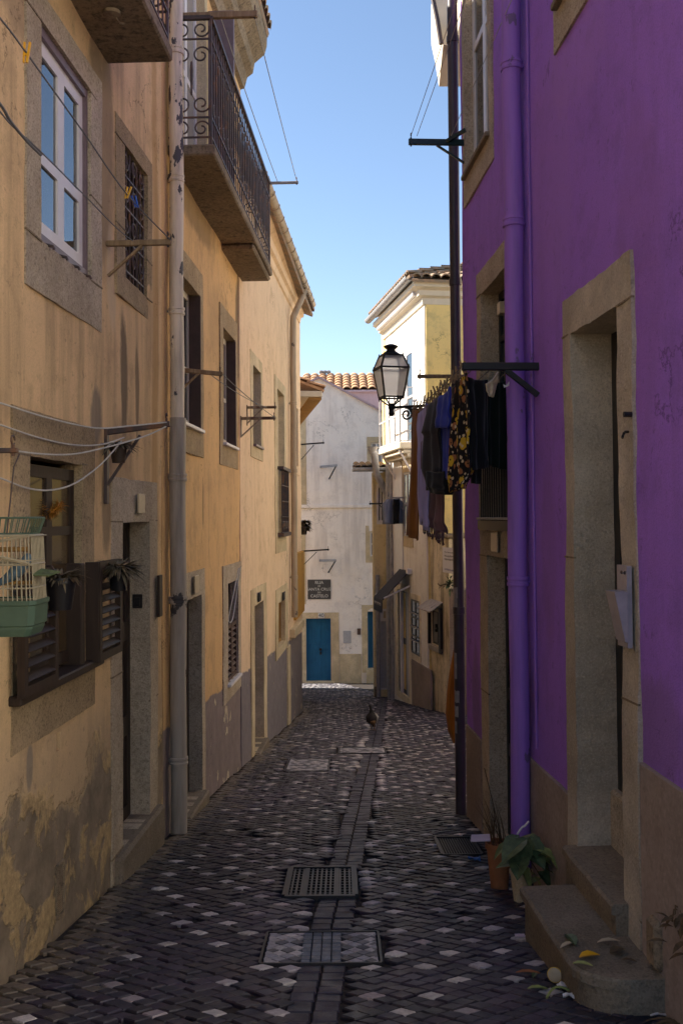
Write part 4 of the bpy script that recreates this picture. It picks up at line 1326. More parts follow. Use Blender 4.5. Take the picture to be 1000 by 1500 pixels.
# ------------------------------------------------------------------ the street
COVERS = []     # x0,x1,y0,y1 rectangles with no setts
def street():
    # bed: falls with the street from behind the camera to the closing house, then runs level to the horizon
    mb = MB()
    ys = [-60, -25] + lin(-12, 36, 24) + [60, 400]
    xs = [-400, -60, -20, -6, -3, -2, -1, 0, 1, 2, 3, 6, 20, 60, 400]
    for y in ys:
        for x in xs:
            yy = max(-14, min(y, 38))
            mb.v.append(V((x, y, gz(yy) - .016)))
    n = len(xs)
    for i in range(len(ys) - 1):
        for j in range(n - 1):
            mb.f.append((i * n + j, i * n + j + 1, (i + 1) * n + j + 1, (i + 1) * n + j))
    g = mb.build('ground', M['joint']); tag(g, 'dark packed bed under the cobbled street', None, None, 'structure')
    mb = MB(); mb.c = []
    r = random.Random(3)
    DARK = [(.025, .019, .033), (.031, .0225, .039), (.022, .019, .030), (.037, .026, .043), (.026, .0235, .037)]
    LIGHT = [(.50, .45, .43), (.42, .37, .38), (.56, .50, .46), (.36, .30, .31)]
    TANS = [(.14, .105, .07), (.11, .085, .065), (.17, .13, .09)]
    def left(y): return -1.7 + .045 * y if y < 19.9 else -.87 - .12 * (y - 20)
    def right(y):
        if y < 8.4: return 1.5 - .0586 * y
        if y < 18.5: return 2.45
        return 4.95 - .16 * y
    def strip(y): return -.36 + .056 * y
    def stone_(cx, cy, poly, col, h=.0, tilt=None):
        b = len(mb.v); n = len(poly)
        tx, ty = tilt or (r.uniform(-.035, .035), r.uniform(-.035, .035))
        h = h + r.uniform(-.003, .003)
        k1 = .87
        for z, k in ((-.03, 1.0), (-.004, .985), (.002, k1)):
            for (x, y) in poly:
                mb.v.append(V((cx + x * k, cy + y * k, gz(cy + y * k) + h + z + x * tx + y * ty)))
        f0 = len(mb.f)
        for q in range(2):
            for j in range(n):
                l = (j + 1) % n
                mb.f.append((b + q * n + j, b + q * n + l, b + (q + 1) * n + l, b + (q + 1) * n + j))
        mb.f.append(tuple(b + 2 * n + j for j in range(n)))
        c = sc(col, r.uniform(.75, 1.25)) + (1,)
        mb.c += [c] * (len(mb.f) - f0)
    def blocked(x, y, m=.03):
        for a, b_, c, d in COVERS:
            if a - m < x < b_ + m and c - m < y < d + m: return True
        return False
    dx, dy = .126, .0455
    j = 0; y = 2.6
    while y < 31.0:
        xl, xr = left(y), right(y)
        i0 = int(xl / dx) - 1; i1 = int(xr / dx) + 2
        for i in range(i0, i1):
            x = (i + .5 * (j % 2)) * dx + .022 * math.sin(y * 1.3) + r.uniform(-.008, .008)
            yy = y + .03 * math.sin(x * 2.3 + y * .8) + r.uniform(-.006, .006) + .05 * x
            if x < xl + .03 or x > xr - .02 or yy < 2.6: continue
            s = strip(yy)
            if abs(x - s) < .128 and yy < 24: continue
            if blocked(x, yy): continue
            near = x - xl
            # pale stones on a loose diamond net
            period = 8
            pale = (j % period == 0 and i % 2 == 0) or (j % period == 4 and i % 2 == 1)
            pale = pale and r.random() < (.8 if yy < 12 else .8)
            if yy > 10 and r.random() < .03: pale = True
            beside = .12 < abs(x - s) < .20 and r.random() < .26
            if near < .16: col = r.choice(TANS)
            elif near < .42 and r.random() < .6: col = r.choice([(.075, .06, .055), (.06, .05, .055), (.09, .072, .06)])
            elif (pale or beside): col = r.choice(LIGHT)
            else: col = r.choice(DARK)
            a, b_ = .0605 * r.uniform(.9, 1.03), .0435 * r.uniform(.9, 1.04)
            if r.random() < .012: continue
            k = r.uniform(-.009, .009)
            d_ = 1 + .9 * nz((x, yy, 0), .9, 2) + .5 * nz((x, yy, 0), 3, 3)
            if max(col) < .12: col = sc(col, max(.55, d_))
            q = lambda: r.uniform(-.009, .009)
            stone_(x, yy, [(-a, k), (-a * .52 + q() * .25, -b_ * .50), (q(), -b_), (a * .52 + q() * .25, -b_ * .50), (a, -k), (a * .52 + q() * .25, b_ * .50), (q(), b_), (-a * .52 + q() * .25, b_ * .50)], col)
        y += dy; j += 1
    # middle channel: two rows of long setts
    y = 2.6
    while y < 24:
        l = r.uniform(.07, .12)
        for sx in (-1, 1):
            x = strip(y) + sx * .056
            if blocked(x, y + l / 2, .05): continue
            w = .0535
            stone_(x, y + l / 2, [(-w, -l / 2 + .002), (w, -l / 2 + .002), (w, l / 2 - .002), (-w, l / 2 - .002)], r.choice([(.029, .0215, .036), (.025, .019, .032), (.034, .025, .039)]), -.005)
        y += l
    s = mb.build('street', M['sett']); tag(s, 'dark basalt sett paving with scattered pale stones, falling away down the narrow street', None, None, 'structure')

def square():
    # made-up square behind the camera, added so its sunlit paving bounces light forward
    mb = MB(); xs = lin(-14, 9, 23); ys = lin(-14, 1.8, 16)
    for y in ys:
        for x in xs: mb.v.append(V((x, y, gz(y) - .006)))
    n = len(xs)
    for i in range(len(ys) - 1):
        for j in range(n - 1): mb.f.append((i * n + j, i * n + j + 1, (i + 1) * n + j + 1, (i + 1) * n + j))
    tag(mb.build('square', M['square']), 'pale stone paving added behind the viewpoint to bounce sunlight into the street', None, None, 'structure')
    W = Wall((6.2, 0), (0, 1), -1)  # unseen house, added to throw sunlight back onto the near left walls
    H = House('square_bounce_house', 'white house added unseen behind the viewpoint to bounce sunlight onto the left walls', W, (-12, 2.4, -3, 6.5), M['white'], W.P(-5, -1))
    for s in (-10, -7, -4, -1):
        for z in (-.6, 2.6):
            r = (s, s + 1, z, z + 1.6); H.surround((s - .15, s + 1.15, z - .15, z + 1.75), r, .12, M['stone_pale'], cell=.4); H.sash(r, -.08, M['whitewood'], M['darkglass'], 2, 2)
    H.wall(seed=21)
    W = Wall((5.2, 0), (-.03, 1), -1)  # second added house, out of view, a sunlit reflector for the left row
    H = House('hidden_bounce_house', 'unseen cream house added beyond the purple corner to bounce sunlight onto the left houses', W, (8.6, 17.6, -5, 4.3), M['cream'], W.P(13, -3))
    for s in (9.5, 12.3, 15.1):
        for z in (-2, 1.6):
            r = (s, s + 1, z, z + 1.6); H.surround((s - .15, s + 1.15, z - .15, z + 1.75), r, .12, M['stone_pale'], cell=.4); H.sash(r, -.08, M['whitewood'], M['darkglass'], 2, 2)
    H.wall(seed=22)
square()
def gpt(x, y, z=0.0): return V((x, y, gz(y) + z))
def cover_rect(px0, px1, y0, y1):   # from pixels: left/right at the nearer edge, far and near rows
    n = onground(px0, y1); m = onground(px1, y1); f = onground((px0 + px1) / 2, y0)
    return (n.x, m.x, n.y, f.y)

UG = V((0, 1, -SLOPE)).normalized(); NG = V((0, SLOPE, 1)).normalized()
def covers():
    def frame(mb, r, w, h, z=0.0):
        x0, x1, y0, y1 = r
        for a, b in (((x0, y0), (x1, y0)), ((x0, y1), (x1, y1)), ((x0, y0 + w / 2), (x0, y1 - w / 2)), ((x1, y0 + w / 2), (x1, y1 - w / 2))):
            mb.bar(gpt(*a, z), gpt(*b, z), w, h, up=NG)
    # drain grate
    r = cover_rect(417, 520, 1272, 1315); COVERS.append(r)
    t = thing('drain_grate', 'rectangular cast iron drain grate in the middle of the cobbles', 'drain grate', gpt((r[0] + r[1]) / 2, (r[2] + r[3]) / 2))
    f = MB(); frame(f, r, .035, .05, -.012); f.build('frame', M['cast'], t)
    g = MB()
    nx, ny = 13, 11
    for k in range(nx):
        x = r[0] + .03 + (r[1] - r[0] - .06) * k / (nx - 1)
        g.bar(gpt(x, r[2] + .01, -.012), gpt(x, r[3] - .01, -.012), .012, .03, up=NG)
    for k in range(ny):
        y = r[2] + .03 + (r[3] - r[2] - .06) * k / (ny - 1)
        g.bar(gpt(r[0] + .01, y, -.014), gpt(r[1] - .01, y, -.014), .014, .028, up=NG)
    for x in (r[0] + .11, r[1] - .11): g.bar(gpt(x, r[2], -.01), gpt(x, r[3], -.01), .03, .034, up=NG)
    g.build('bars', M['cast'], t)
    b = MB(); b.hexa([gpt(r[0], r[2], -.14), gpt(r[1], r[2], -.14), gpt(r[1], r[3], -.14), gpt(r[0], r[3], -.14), gpt(r[0], r[2], -.05), gpt(r[1], r[2], -.05), gpt(r[1], r[3], -.05), gpt(r[0], r[3], -.05)])
    # inlaid manhole cover
    def inlaid(r, label, blue):
        COVERS.append(r)
        t = thing('manhole_cover', label, 'manhole cover', gpt((r[0] + r[1]) / 2, (r[2] + r[3]) / 2))
        f = MB(); frame(f, r, .012, .03, -.008); f.build('frame', M['cast'], t)
        m = MB(); m.c = []
        rr = random.Random(11)
        w = r[1] - r[0]; d = r[3] - r[2]
        def put(cx, cy, P, col):
            base = len(m.v)
            for z, q in ((-.03, 1), (-.003, .98), (.002, .88)):
                for x, y in P: m.v.append(gpt(cx + x * q, cy + y * q, z + rr.uniform(-.001, .001)))
            f0 = len(m.f)
            for q in range(2):
                for e in range(4):
                    l = (e + 1) % 4; m.f.append((base + q * 4 + e, base + q * 4 + l, base + q * 4 + 4 + l, base + q * 4 + 4 + e))
            m.f.append(tuple(base + 8 + e for e in range(4)))
            m.c += [sc(col, rr.uniform(.8, 1.2)) + (1,)] * (len(m.f) - f0)
        nx = max(6, int(w / .075)); ny = max(3, int(d / .04))
        for j in range(ny + 1):
            for i in range(nx + 1):
                a, b_ = w / nx * .48, d / ny * .94
                cx = r[0] + (i + .5 * (j % 2)) * w / nx; cy = r[2] + j * d / ny
                cx = min(max(cx, r[0] + .02), r[1] - .02)
                mid = abs(cx - (r[0] + r[1]) / 2) < w * .17
                if mid and blue: continue
                col = rr.choice([(.50, .46, .46), (.42, .38, .39), (.30, .29, .32), (.07, .07, .085), (.10, .095, .11)])
                P = [(-a, 0), (0, -b_), (a, 0), (0, b_)]
                P = [(min(max(cx + x, r[0] + .012), r[1] - .012) - cx, min(max(cy + y, r[2] + .012), r[3] - .012) - cy) for x, y in P]
                if abs((P[2][0] - P[0][0]) * (P[3][1] - P[1][1])) < .0006: continue
                put(cx, cy, P, col)
        if blue:
            for i in range(4):
                for j in range(int(d / .06)):
                    a, b_ = w * .34 / 8 * .94, d / int(d / .06) / 2 * .94
                    cx = (r[0] + r[1]) / 2 + (i - 1.5) * w * .085; cy = r[2] + (j + .5) * d / int(d / .06)
                    put(cx, cy, [(-a, -b_), (a, -b_), (a, b_), (-a, b_)], rr.choice([(.12, .14, .18), (.08, .10, .14), (.17, .18, .21)]))
        m.build('stone_inlay', M['sett'], t)
    inlaid(cover_rect(380, 559, 1366, 1413), 'nearest manhole cover, inlaid with pale diamond stones and a blue grey band', True)
    inlaid(cover_rect(416, 481, 1112, 1130), 'pale square manhole cover inlaid with stones, left of the channel further down', False)
    inlaid(cover_rect(496, 566, 1095, 1104), 'narrow pale stone inlaid cover crossing the channel, below the bird', False)
    # gutter grating by the purple house
    r = cover_rect(648, 706, 1226, 1252); r = (r[0], min(r[1] + .0, 1.05), r[2], r[3]); COVERS.append(r)
    t = thing('gutter_grating', 'black fine mesh floor grating by the lower door of the purple house', 'grating', gpt((r[0] + r[1]) / 2, (r[2] + r[3]) / 2))
    f = MB(); frame(f, r, .02, .03, -.01); f.build('frame', M['cast'], t)
    g = MB()
    for k in range(16):
        x = r[0] + (r[1] - r[0]) * k / 15; g.bar(gpt(x, r[2], -.012), gpt(x, r[3], -.012), .006, .012, up=NG)
    for k in range(24):
        y = r[2] + (r[3] - r[2]) * k / 23; g.bar(gpt(r[0], y, -.012), gpt(r[1], y, -.012), .006, .012, up=NG)
    g.build('mesh', M['cast'], t)
covers()
street()
# ------------------------------------------------------------------ loose things
def endo(W, s, z, px):                       # how far out from the wall a point must be to sit at photo column px
    o = .3
    for _ in range(12):
        p = W.P(s, z, o)
        q = at(px, 757 - 1450 * p.z / p.y, p.y)
        o += (q - p).dot(W.n)
    return o
GRP_B = 'clothesline brackets on the house walls'
def bracket(label, W, s, z, o, mat, w=.025, h=.035, brace=.22, plate=.0, tip=True, split=None, tilt=0.0, start=0.0):
    t = thing('clothesline_bracket', label, 'bracket', W.P(s, z, start), GRP_B)
    a = MB(); a.bar(W.P(s, z, start), W.P(s, z + tilt, o), w, h, bev=.004); a.build('arm', mat, t)
    if brace:
        b = MB(); b.bar(W.P(s, z - brace, .01), W.P(s, z - h / 2, min(o * .55, brace * 1.4)), w * .8, .014); b.build('brace', mat, t)
    if plate:
        p = MB(); p.box(W.P(s, z - plate / 2 + .03, .012), (.05, .024, plate), W.u, W.n, bev=.004); p.build('wall_plate', mat, t)
    if tip:
        k = MB(); k.tube([W.P(s, z + tilt - h / 2 - .012, o - .02), W.P(s, z + tilt + h / 2 + .012, o - .02)], .007, 6)
        k.tube([W.P(s, z + tilt + h / 2 + .03, o - .02) + W.u * (.018 * math.cos(i)) + V((0, 0, .018 * math.sin(i))) for i in lin(0, 5.5, 8)], .004, 5)
        k.build('line_hook', M['iron'], t)
    return t
def smooth_path(P, n=8):
    P = [V(p) for p in P]; out = []
    for i in range(len(P) - 1):
        a, b, c, d = P[max(i - 1, 0)], P[i], P[i + 1], P[min(i + 2, len(P) - 1)]
        for k in range(n):
            t = k / n
            out.append(.5 * ((2 * b) + (c - a) * t + (2 * a - 5 * b + 4 * c - d) * t * t + (3 * b - a - 3 * c + d) * t ** 3))
    return out + [P[-1]]
def line(label, pts, r, mat, group=None, name='clothesline'):
    mb = MB().tube(smooth_path(pts), r, 6)
    return tag(mb.build(name, mat, None, 1), label, 'clothesline', group)
def sagline(label, a, b, sag, r, mat, n=14, name='clothesline'):
    a, b = V(a), V(b)
    P = [a + (b - a) * (k / n) - V((0, 0, sag * 4 * (k / n) * (1 - k / n))) for k in range(n + 1)]
    return tag(MB().tube(P, r, 6).build(name, mat, None, 1), label, 'clothesline')

def left_things():
    W = LW
    s, z = W.st(156, 357); o = endo(W, s, z, 251); B1 = W.P(s, z + .01, o)
    bracket('pale wooden bracket arm beside the small barred window', W, s, z, o, M['armwood'], .03, .035, .2)
    s, z = W.st(153, 634); o = endo(W, s, z, 249); B2 = (s, z, o)
    bracket('dark iron bracket on a tall wall plate above the near left door', W, s, z, o, M['iron'], .03, .035, .33, .46, tilt=.05)
    z3 = .265; s3 = 3.82; o3 = endo(W, s3, z3, 27)
    bracket('short dark bracket at the left edge above the birdcage', W, s3, z3, o3, M['iron'], .02, .02, .2, .3)
    s, z = W.st(257, 541); o = endo(W, s, z, 326)
    bracket('weathered bracket arm just past the peeling cream drainpipe', W, s, z, o, M['armwood'], .03, .035, .2, tilt=-.045)
    B4 = W.P(s, z - .045, o)
    s, z = W.st(351, 613); o = endo(W, s, z, 404); B5 = W.P(s, z, o)
    bracket('lower pale bracket of the pair before the cream framed window', W, s, z, o, M['armmetal'], .03, .035, .22, .25)
    s, z = W.st(360, 597); o = endo(W, s, z, 405); B6 = W.P(s, z, o)
    bracket('upper pale bracket of the pair before the cream framed window', W, s, z, o, M['armmetal'], .03, .03, .2, .25)
    sagline('twin grey clothesline running to the pale pair of brackets, outer strand', B4, B5, .02, .004, M['wire'])
    sagline('twin grey clothesline running to the pale pair of brackets, inner strand', B4 - W.n * .1, B6 - W.n * .12, .03, .004, M['wire'])
    # balcony arms with lines in the sky
    z = 4.01; s = 7.83; o = endo(W, s, z, 377); A1 = (s, z, o)
    bracket('long wooden bracket arm at the near end of the iron balcony', W, s, z, o, M['armwood'], .04, .05, 0)
    k = MB(); k.bar(W.P(s, z - .02, .37), W.P(s, z - .17, .2), .025, .02)
    s2 = 11.72; z2 = 3.98; o2 = endo(W, s2, z2, 437)
    bracket('thin metal bracket arm at the far end of the iron balcony', W, s2, z2, o2, M['greymetal'], .03, .03, 0)
    sagline('pale clothesline crossing the sky, outer strand', W.P(s, z - .03, o - .02), W.P(s2, z2 + .02, o2 - .02), .02, .004, M['wirepale'])
    sagline('pale clothesline crossing the sky, inner strand along the balcony rail', W.P(s, z - .03, o - .29), W.P(s2, z2 + .02, o2 - .25), .03, .004, M['wirepale'])
    # ropes by the low window
    GR = 'pale ropes sagging in front of the low shuttered window'
    e = W.P(B2[0], B2[1] + .06, B2[2] - .01)
    line('uppermost pale rope over the stone lintel', [at(-40, 578, 3.9), at(0, 590, 4.2), at(70, 612, 4.8), at(140, 627, 5.4), at(190, 624, 5.7), e], .0045, M['rope'], GR)
    line('second pale rope ending at the small hanging pot', [at(-40, 608, 3.9), at(0, 622, 4.2), at(60, 642, 4.8), at(110, 652, 5.3), at(150, 651, 5.6), at(182, 641, 5.85)], .0045, M['rope'], GR)
    line('third pale rope running out to the bracket tip', [at(-40, 652, 3.9), at(0, 657, 4.2), at(60, 665, 4.7), at(110, 665, 5.2), at(165, 653, 5.6), at(215, 638, 5.85), e + V((0, 0, -.02))], .0045, M['rope'], GR)
    line('lowest and deepest sagging pale rope', [at(-40, 688, 3.9), at(0, 700, 4.2), at(40, 715, 4.6), at(75, 718, 4.9), at(110, 708, 5.2), at(145, 683, 5.6), at(165, 662, 5.75), at(178, 646, 5.9)], .0045, M['rope'], GR)
    # high wires
    line('dark wire slanting across the upper window, higher strand', [at(-60, -42, 3.2), at(0, 26, 3.6), at(38, 76, 4.0), at(124, 196, 5.0), at(185, 283, 5.6), B1], .0038, M['wire'])
    line('dark knotted wire slanting below the upper window panes', [at(-60, 95, 3.2), at(0, 163, 3.6), at(20, 186, 3.8), at(60, 222, 4.2), at(125, 287, 5.0), at(170, 333, 5.6), at(195, 353, 5.95)], .0032, M['wire'])
    line('dark wire with chain links, nearest the left edge', [at(-60, 82, 3.2), at(0, 152, 3.6), at(16, 178, 3.75), at(40, 207, 4.0), at(60, 227, 4.2)], .006, M['wire'])
    def peg(label, p, mat, d=V((0, 0, 1)), l=.075, g=None):
        m = MB()
        m.bar(p - d * l * .4 + V((.006, 0, 0)), p + d * l * .6 + V((.011, 0, 0)), .012, .008)
        m.bar(p - d * l * .4 - V((.006, 0, 0)), p + d * l * .6 - V((.011, 0, 0)), .012, .008)
        m.tube([p - V((.013, 0, 0)), p + V((.013, 0, 0))], .006, 6)
        return tag(m.build('clothes_peg', mat), label, 'peg', g)
    peg('yellow plastic peg on the wire over the upper left window', at(39, 80, 4.0), M['peg_y'], V((.1, 0, 1)).normalized(), .085)
    peg('orange peg on the wire before the barred window', at(187, 284, 5.62), M['peg_y'], V((.3, 0, 1)).normalized(), .07)
    peg('blue peg on the wire before the barred window', at(199, 297, 5.7), M['peg_b'], V((-.3, 0, 1)).normalized(), .07)
    # small pot on the bracket
    def pot(label, c, r, h, mat, taper=.72, name='potted_plant', group=None, cat='potted plant'):
        t = thing(name, label, cat, c, group)
        b = MB().lathe(c, [(r * taper, 0), (r * .97, h * .84), (r * 1.08, h * .84), (r * 1.08, h), (r * .96, h), (r * .93, h * .86), (.004, h * .85)], 20)
        b.build('pot', mat, t, 1)
        return t
    rr = random.Random(5)
    def rosette(mb, c, n, l, w, up=.5, spread=1.0, bend=.6):
        for i in range(n):
            a = rr.uniform(0, 6.283); e = rr.uniform(.05, 1) * up
            d = V((math.cos(a) * spread, math.sin(a) * spread, e))
            mb.leaf(c + V((math.cos(a) * .02, math.sin(a) * .02, 0)), d, V((0, 0, 1)), l * rr.uniform(.6, 1.1), w * rr.uniform(.7, 1.2), bend * rr.uniform(.4, 1.4))
    c = at(174, 678, 5.95)
    t = pot('small square sided brown pot with a bare twiggy plant hung on the dark bracket', c, .052, .10, M['brown'])
    f = MB(); rosette(f, c + V((0, 0, .1)), 26, .11, .028, .9, 1)
    f.build('foliage', M['succulent'], t); 
    f = MB(); rosette(f, c + V((0, 0, .11)), 9, .09, .02, .9, 1); f.build('dry_foliage', M['wirepale'], t)
    c = at(89, 893, 4.65)
    t = pot('black plastic pot of spiky succulents beside the birdcage', c, .072, .15, M['blackplastic'])
    f = MB(); rosette(f, c + V((0, 0, .145)), 130, .10, .018, 1.3, .9); f.build('foliage', M['succulent'], t)
    f = MB(); rosette(f, c + V((.045, 0, .15)), 40, .07, .018, .7, 1); f.build('dry_foliage', M['leaf_dry'], t)
    hk = MB().tube([c + V((-.02, .02, .16)), c + V((-.06, .06, .2)), c + V((-.11, .09, .2))], .005, 5); hk.build('hanger', M['iron'], t)
    c = at(174, 865, 5.8)
    t = pot('black pot with a dry curling rosette plant beside the right brown shutter', c, .062, .13, M['blackplastic'])
    f = MB(); rosette(f, c + V((0, 0, .12)), 260, .12, .020, 1.4, 1, .8); f.build('foliage', M['succulent'], t)
    f = MB(); rosette(f, c + V((0, 0, .13)), 60, .09, .020, 1.2, 1, .9); f.build('dry_foliage', M['stone_dark'], t)
    hk = MB().tube([c + V((-.02, .02, .09)), c + V((-.07, .03, .09)), c + V((-.12, .03, .05))], .006, 5); hk.build('hanger', M['iron'], t)
    c = W.P(19.95, at(449, 783, 20.0).z, .03)
    t = pot('bushy brown green plant in a wall pot at the corner of the peach house', c, .09, .16, M['brown'])
    f = MB()
    for dz in (.1, .16, .24): rosette(f, c + V((.03, .05, dz)), 80, .13, .05, 1.0, .9); f.build('foliage', M['leaf_dry'], t)
    hk = MB().bar(c + V((0, 0, .08)), c + V((-.2, 0, .08)), .02); hk.build('hanger', M['iron'], t)
    # garland in the window
    g = MB(); rr2 = random.Random(2)
    P = smooth_path([at(38, 722, 4.95), at(58, 748, 5.05), at(72, 753, 5.12), at(88, 740, 5.2)], 10)
    g.tube(P, .012, 5)
    for p in P:
        for k in range(26):
            d = V((rr2.gauss(0, 1), rr2.gauss(0, 1), rr2.gauss(-.2, 1))).normalized()
            g.leaf(p, d, V((.3, .5, 1)), rr2.uniform(.025, .06), .006, .3)
    ga = g.build('garland', M['gold']); tag(ga, 'gold tinsel garland draped in the low shuttered window', 'garland')
    # birdcage
    poly = [(-1.48, 3.58), (-1.135, 3.58), (-1.118, 3.605), (-1.118, 3.76), (-1.135, 3.785), (-1.48, 3.785)]
    z0, z1 = -.305, -.06
    c = V((-1.30, 3.68, 0))
    t = thing('birdcage', 'cream wire birdcage with a pale green plastic tray at the left edge', 'birdcage', c + V((0, 0, -.43)))
    def loop(k, z): return [V((c.x + (x - c.x) * k, c.y + (y - c.y) * k, z)) for x, y in poly]
    m = MB(); n = len(poly); L = []
    for k, z in ((.9, -.425), (.96, -.40), (.965, -.39), (1.0, -.385), (1.02, -.315), (1.05, -.31), (1.05, -.295), (.99, -.295), (.97, -.37)):
        m.v += loop(k, z)
    for q in range(8):
        for j in range(n):
            l = (j + 1) % n; m.f.append((q * n + j, q * n + l, (q + 1) * n + l, (q + 1) * n + j))
    m.f.append(tuple(reversed(range(n)))); m.f.append(tuple(range(8 * n, 9 * n)))
    m.build('tray', M['cagegreen'], t)
    w = MB()
    P0 = loop(.985, z0); P1 = loop(.93, z1)
    for j in range(n):
        a, b = P0[j], P0[(j + 1) % n]; a1, b1 = P1[j], P1[(j + 1) % n]
        k = max(2, int((b - a).length / .0165))
        for i in range(k):
            u = i / k
            w.tube([a + (b - a) * u, a1 + (b1 - a1) * u], .0022, 4)
    for zz, k, r in ((z0, .985, .004), (-.25, .975, .003), (-.165, .955, .0045), (-.15, .95, .003), (z1, .93, .005)):
        w.tube(loop(k, zz) + [loop(k, zz)[0]], r, 5)
    for k in lin(-1.46, -1.12, 20):
        w.tube([V((k, 3.60, z1)), V((k, 3.76, z1))], .002, 4)
    w.tube([V((-1.46, 3.585, z1)), V((-1.30, 3.583, -.12)), V((-1.13, 3.582, -.162))], .006, 5)
    w.tube([V((-1.13, 3.585, z1 - .0)), V((-1.30, 3.583, -.09)), V((-1.46, 3.582, -.15))], .005, 5)
    w.build('wires', M['cage'], t, 1)
    bk = MB(); A = loop(.86, z1 + .005); B = loop(.95, .005)
    for j in range(n):
        a, b = A[j], A[(j + 1) % n]; a1, b1 = B[j], B[(j + 1) % n]
        k = max(2, int((b - a).length / .02))
        for i in range(k):
            u = i / k; bk.tube([a + (b - a) * u, a1 + (b1 - a1) * u + V((.004, 0, 0))], .002, 4)
    bk.tube(A + [A[0]], .004, 5); bk.tube(B + [B[0]], .004, 5)
    bk.build('roof_basket', M['cagegreen'], t, 1)
    p = MB(); q = at(62, 840, 3.62); p.hexa([q + V((-.035, -.01, -.008)), q + V((.03, -.03, -.01)), q + V((.05, .06, .0)), q + V((-.02, .06, .012)), q + V((-.035, -.01, -.004)), q + V((.03, -.03, -.006)), q + V((.05, .06, .004)), q + V((-.02, .06, .016))])
    p.build('feeder_flap', M['leaf'], t)
    pr = MB(); pr.tube([V((-1.47, 3.68, -.235)), V((-1.14, 3.68, -.235))], .007, 6); pr.tube([V((-1.45, 3.63, -.11)), V((-1.15, 3.63, -.11))], .009, 6); pr.build('perch', M['yellowboard'], t)
    hg = MB(); hg.tube([V((-1.25, 3.70, z1)), V((-1.24, 3.75, .2)), V((-1.235, 3.80, .25))], .003, 5); hg.build('hanger', M['iron'], t)
    # the bird inside
    bt = thing('caged_bird', 'small blue grey bird on the perch inside the cage', 'bird', V((-1.20, 3.68, -.23)))
    b = MB(); Q = [(-.10, -.03, .006), (-.06, -.005, .012), (-.03, .012, .021), (0, .035, .026), (.022, .058, .022), (.034, .075, .019), (.042, .088, .017), (.05, .096, .010)]
    b.tube([V((-1.205 + x, 3.68, -.228 + z)) for x, z, r in Q], [r for _, _, r in Q], 10); b.build('body', M['bird_blue'], bt, 2)
    b = MB(); b.tube([V((-1.158, 3.68, -.138)), V((-1.148, 3.68, -.142))], [.006, .001], 6); b.build('beak', M['plaque'], bt)
    b = MB()
    for dy in (-.01, .01): b.tube([V((-1.203, 3.68 + dy, -.20)), V((-1.2, 3.68 + dy, -.228))], .004, 5)
    b.build('feet', M['bird_white'], bt)
    # board and cable at the ochre house
    a = W.P(S(W, 319), at(319, 1012, 10.3).z, .05); a = V(at(320, 1012, 10.35)); b_ = at(331, 842, 10.75)
    m = MB(); m.bar(a, b_, .07, .03, up=W.n, bev=.004)
    tag(m.build('board', M['yellowboard']), 'narrow ochre board leaning on the wall beside the half shuttered window', 'board')
    line('loop of white cable hanging before the half shuttered window', [at(353, 829, 11.0), at(349, 850, 10.95), at(345, 880, 10.9), at(341, 905, 10.8), at(337, 912, 10.7), at(335, 905, 10.7), at(341, 875, 10.8), at(350, 832, 11.0)], .007, M['rope'], None, 'cable')
    line('short white cable tail by the ochre board', [at(331, 846, 10.75), at(326, 856, 10.6), at(316, 859, 10.3)], .007, M['rope'], None, 'cable')
    line('thin pale cable sagging from the second door lintel', [at(300, 845, 9.6), at(303, 865, 9.7), at(315, 895, 10.1), at(322, 912, 10.3)], .005, M['armmetal'], None, 'cable')
    # corner brackets far left
    s = 20.0
    for (px, py, pe, lab) in ((442, 652, 475, 'thin dark bracket high on the far corner of the peach house'), (442, 807, 482, 'thin dark bracket low on the far corner, beside the street name')):
        z = at(px, py, s).z; o = endo(W, s - .15, z, pe)
        bracket(lab, W, s - .15, z, o, M['iron_black'], .02, .03, .3, 0, tilt=.03)
    for (x0, x1, y, lab) in ((470, 493, 684, 'blue grey bracket high on the grey white gable wall'), (469, 492, 821, 'blue grey bracket just above the street name sign')):
        s_, z_ = EW.st(x0, y); s1, _ = EW.st(x1, y)
        t = thing('clothesline_bracket', lab, 'bracket', EW.P(s_, z_, 0), GRP_B)
        m = MB(); m.bar(EW.P(s_, z_, .05), EW.P(s1, z_ + .02, .5), .05, .07, bev=.005); m.build('arm', M['zinc'], t)
        m = MB(); m.bar(EW.P(s1 - .02, z_, .48), EW.P(s_ + .25, z_ - .38, .01), .03, .03); m.bar(EW.P(s_, z_, .0), EW.P(s_, z_, .06), .05, .07); m.build('brace', M['iron_black'], t)
    # street name
    r = EW.rect(450.5, 849, 484.5, 877.5)
    t = thing('street_name_sign', 'dark tiled street name sign reading RUA DE SANTA CRUZ DO CASTELO', 'sign', EW.P((r[0] + r[1]) / 2, r[2], .0))
    m = MB(); slab(m, EW, r, [], .025, .0, 5, back=True); m.build('sign_plate', M['tile_sign'], t)
    h = r[3] - r[2]
    for txt, k, sz in (('RUA', .84, .135), ('DE', .665, .07), ('SANTA CRUZ', .50, .126), ('DO', .335, .07), ('CASTELO', .16, .130)):
        lettering(txt, EW.P((r[0] + r[1]) / 2, r[2] + h * k, .027), EW, sz, M['letter'], t, ext=.004)

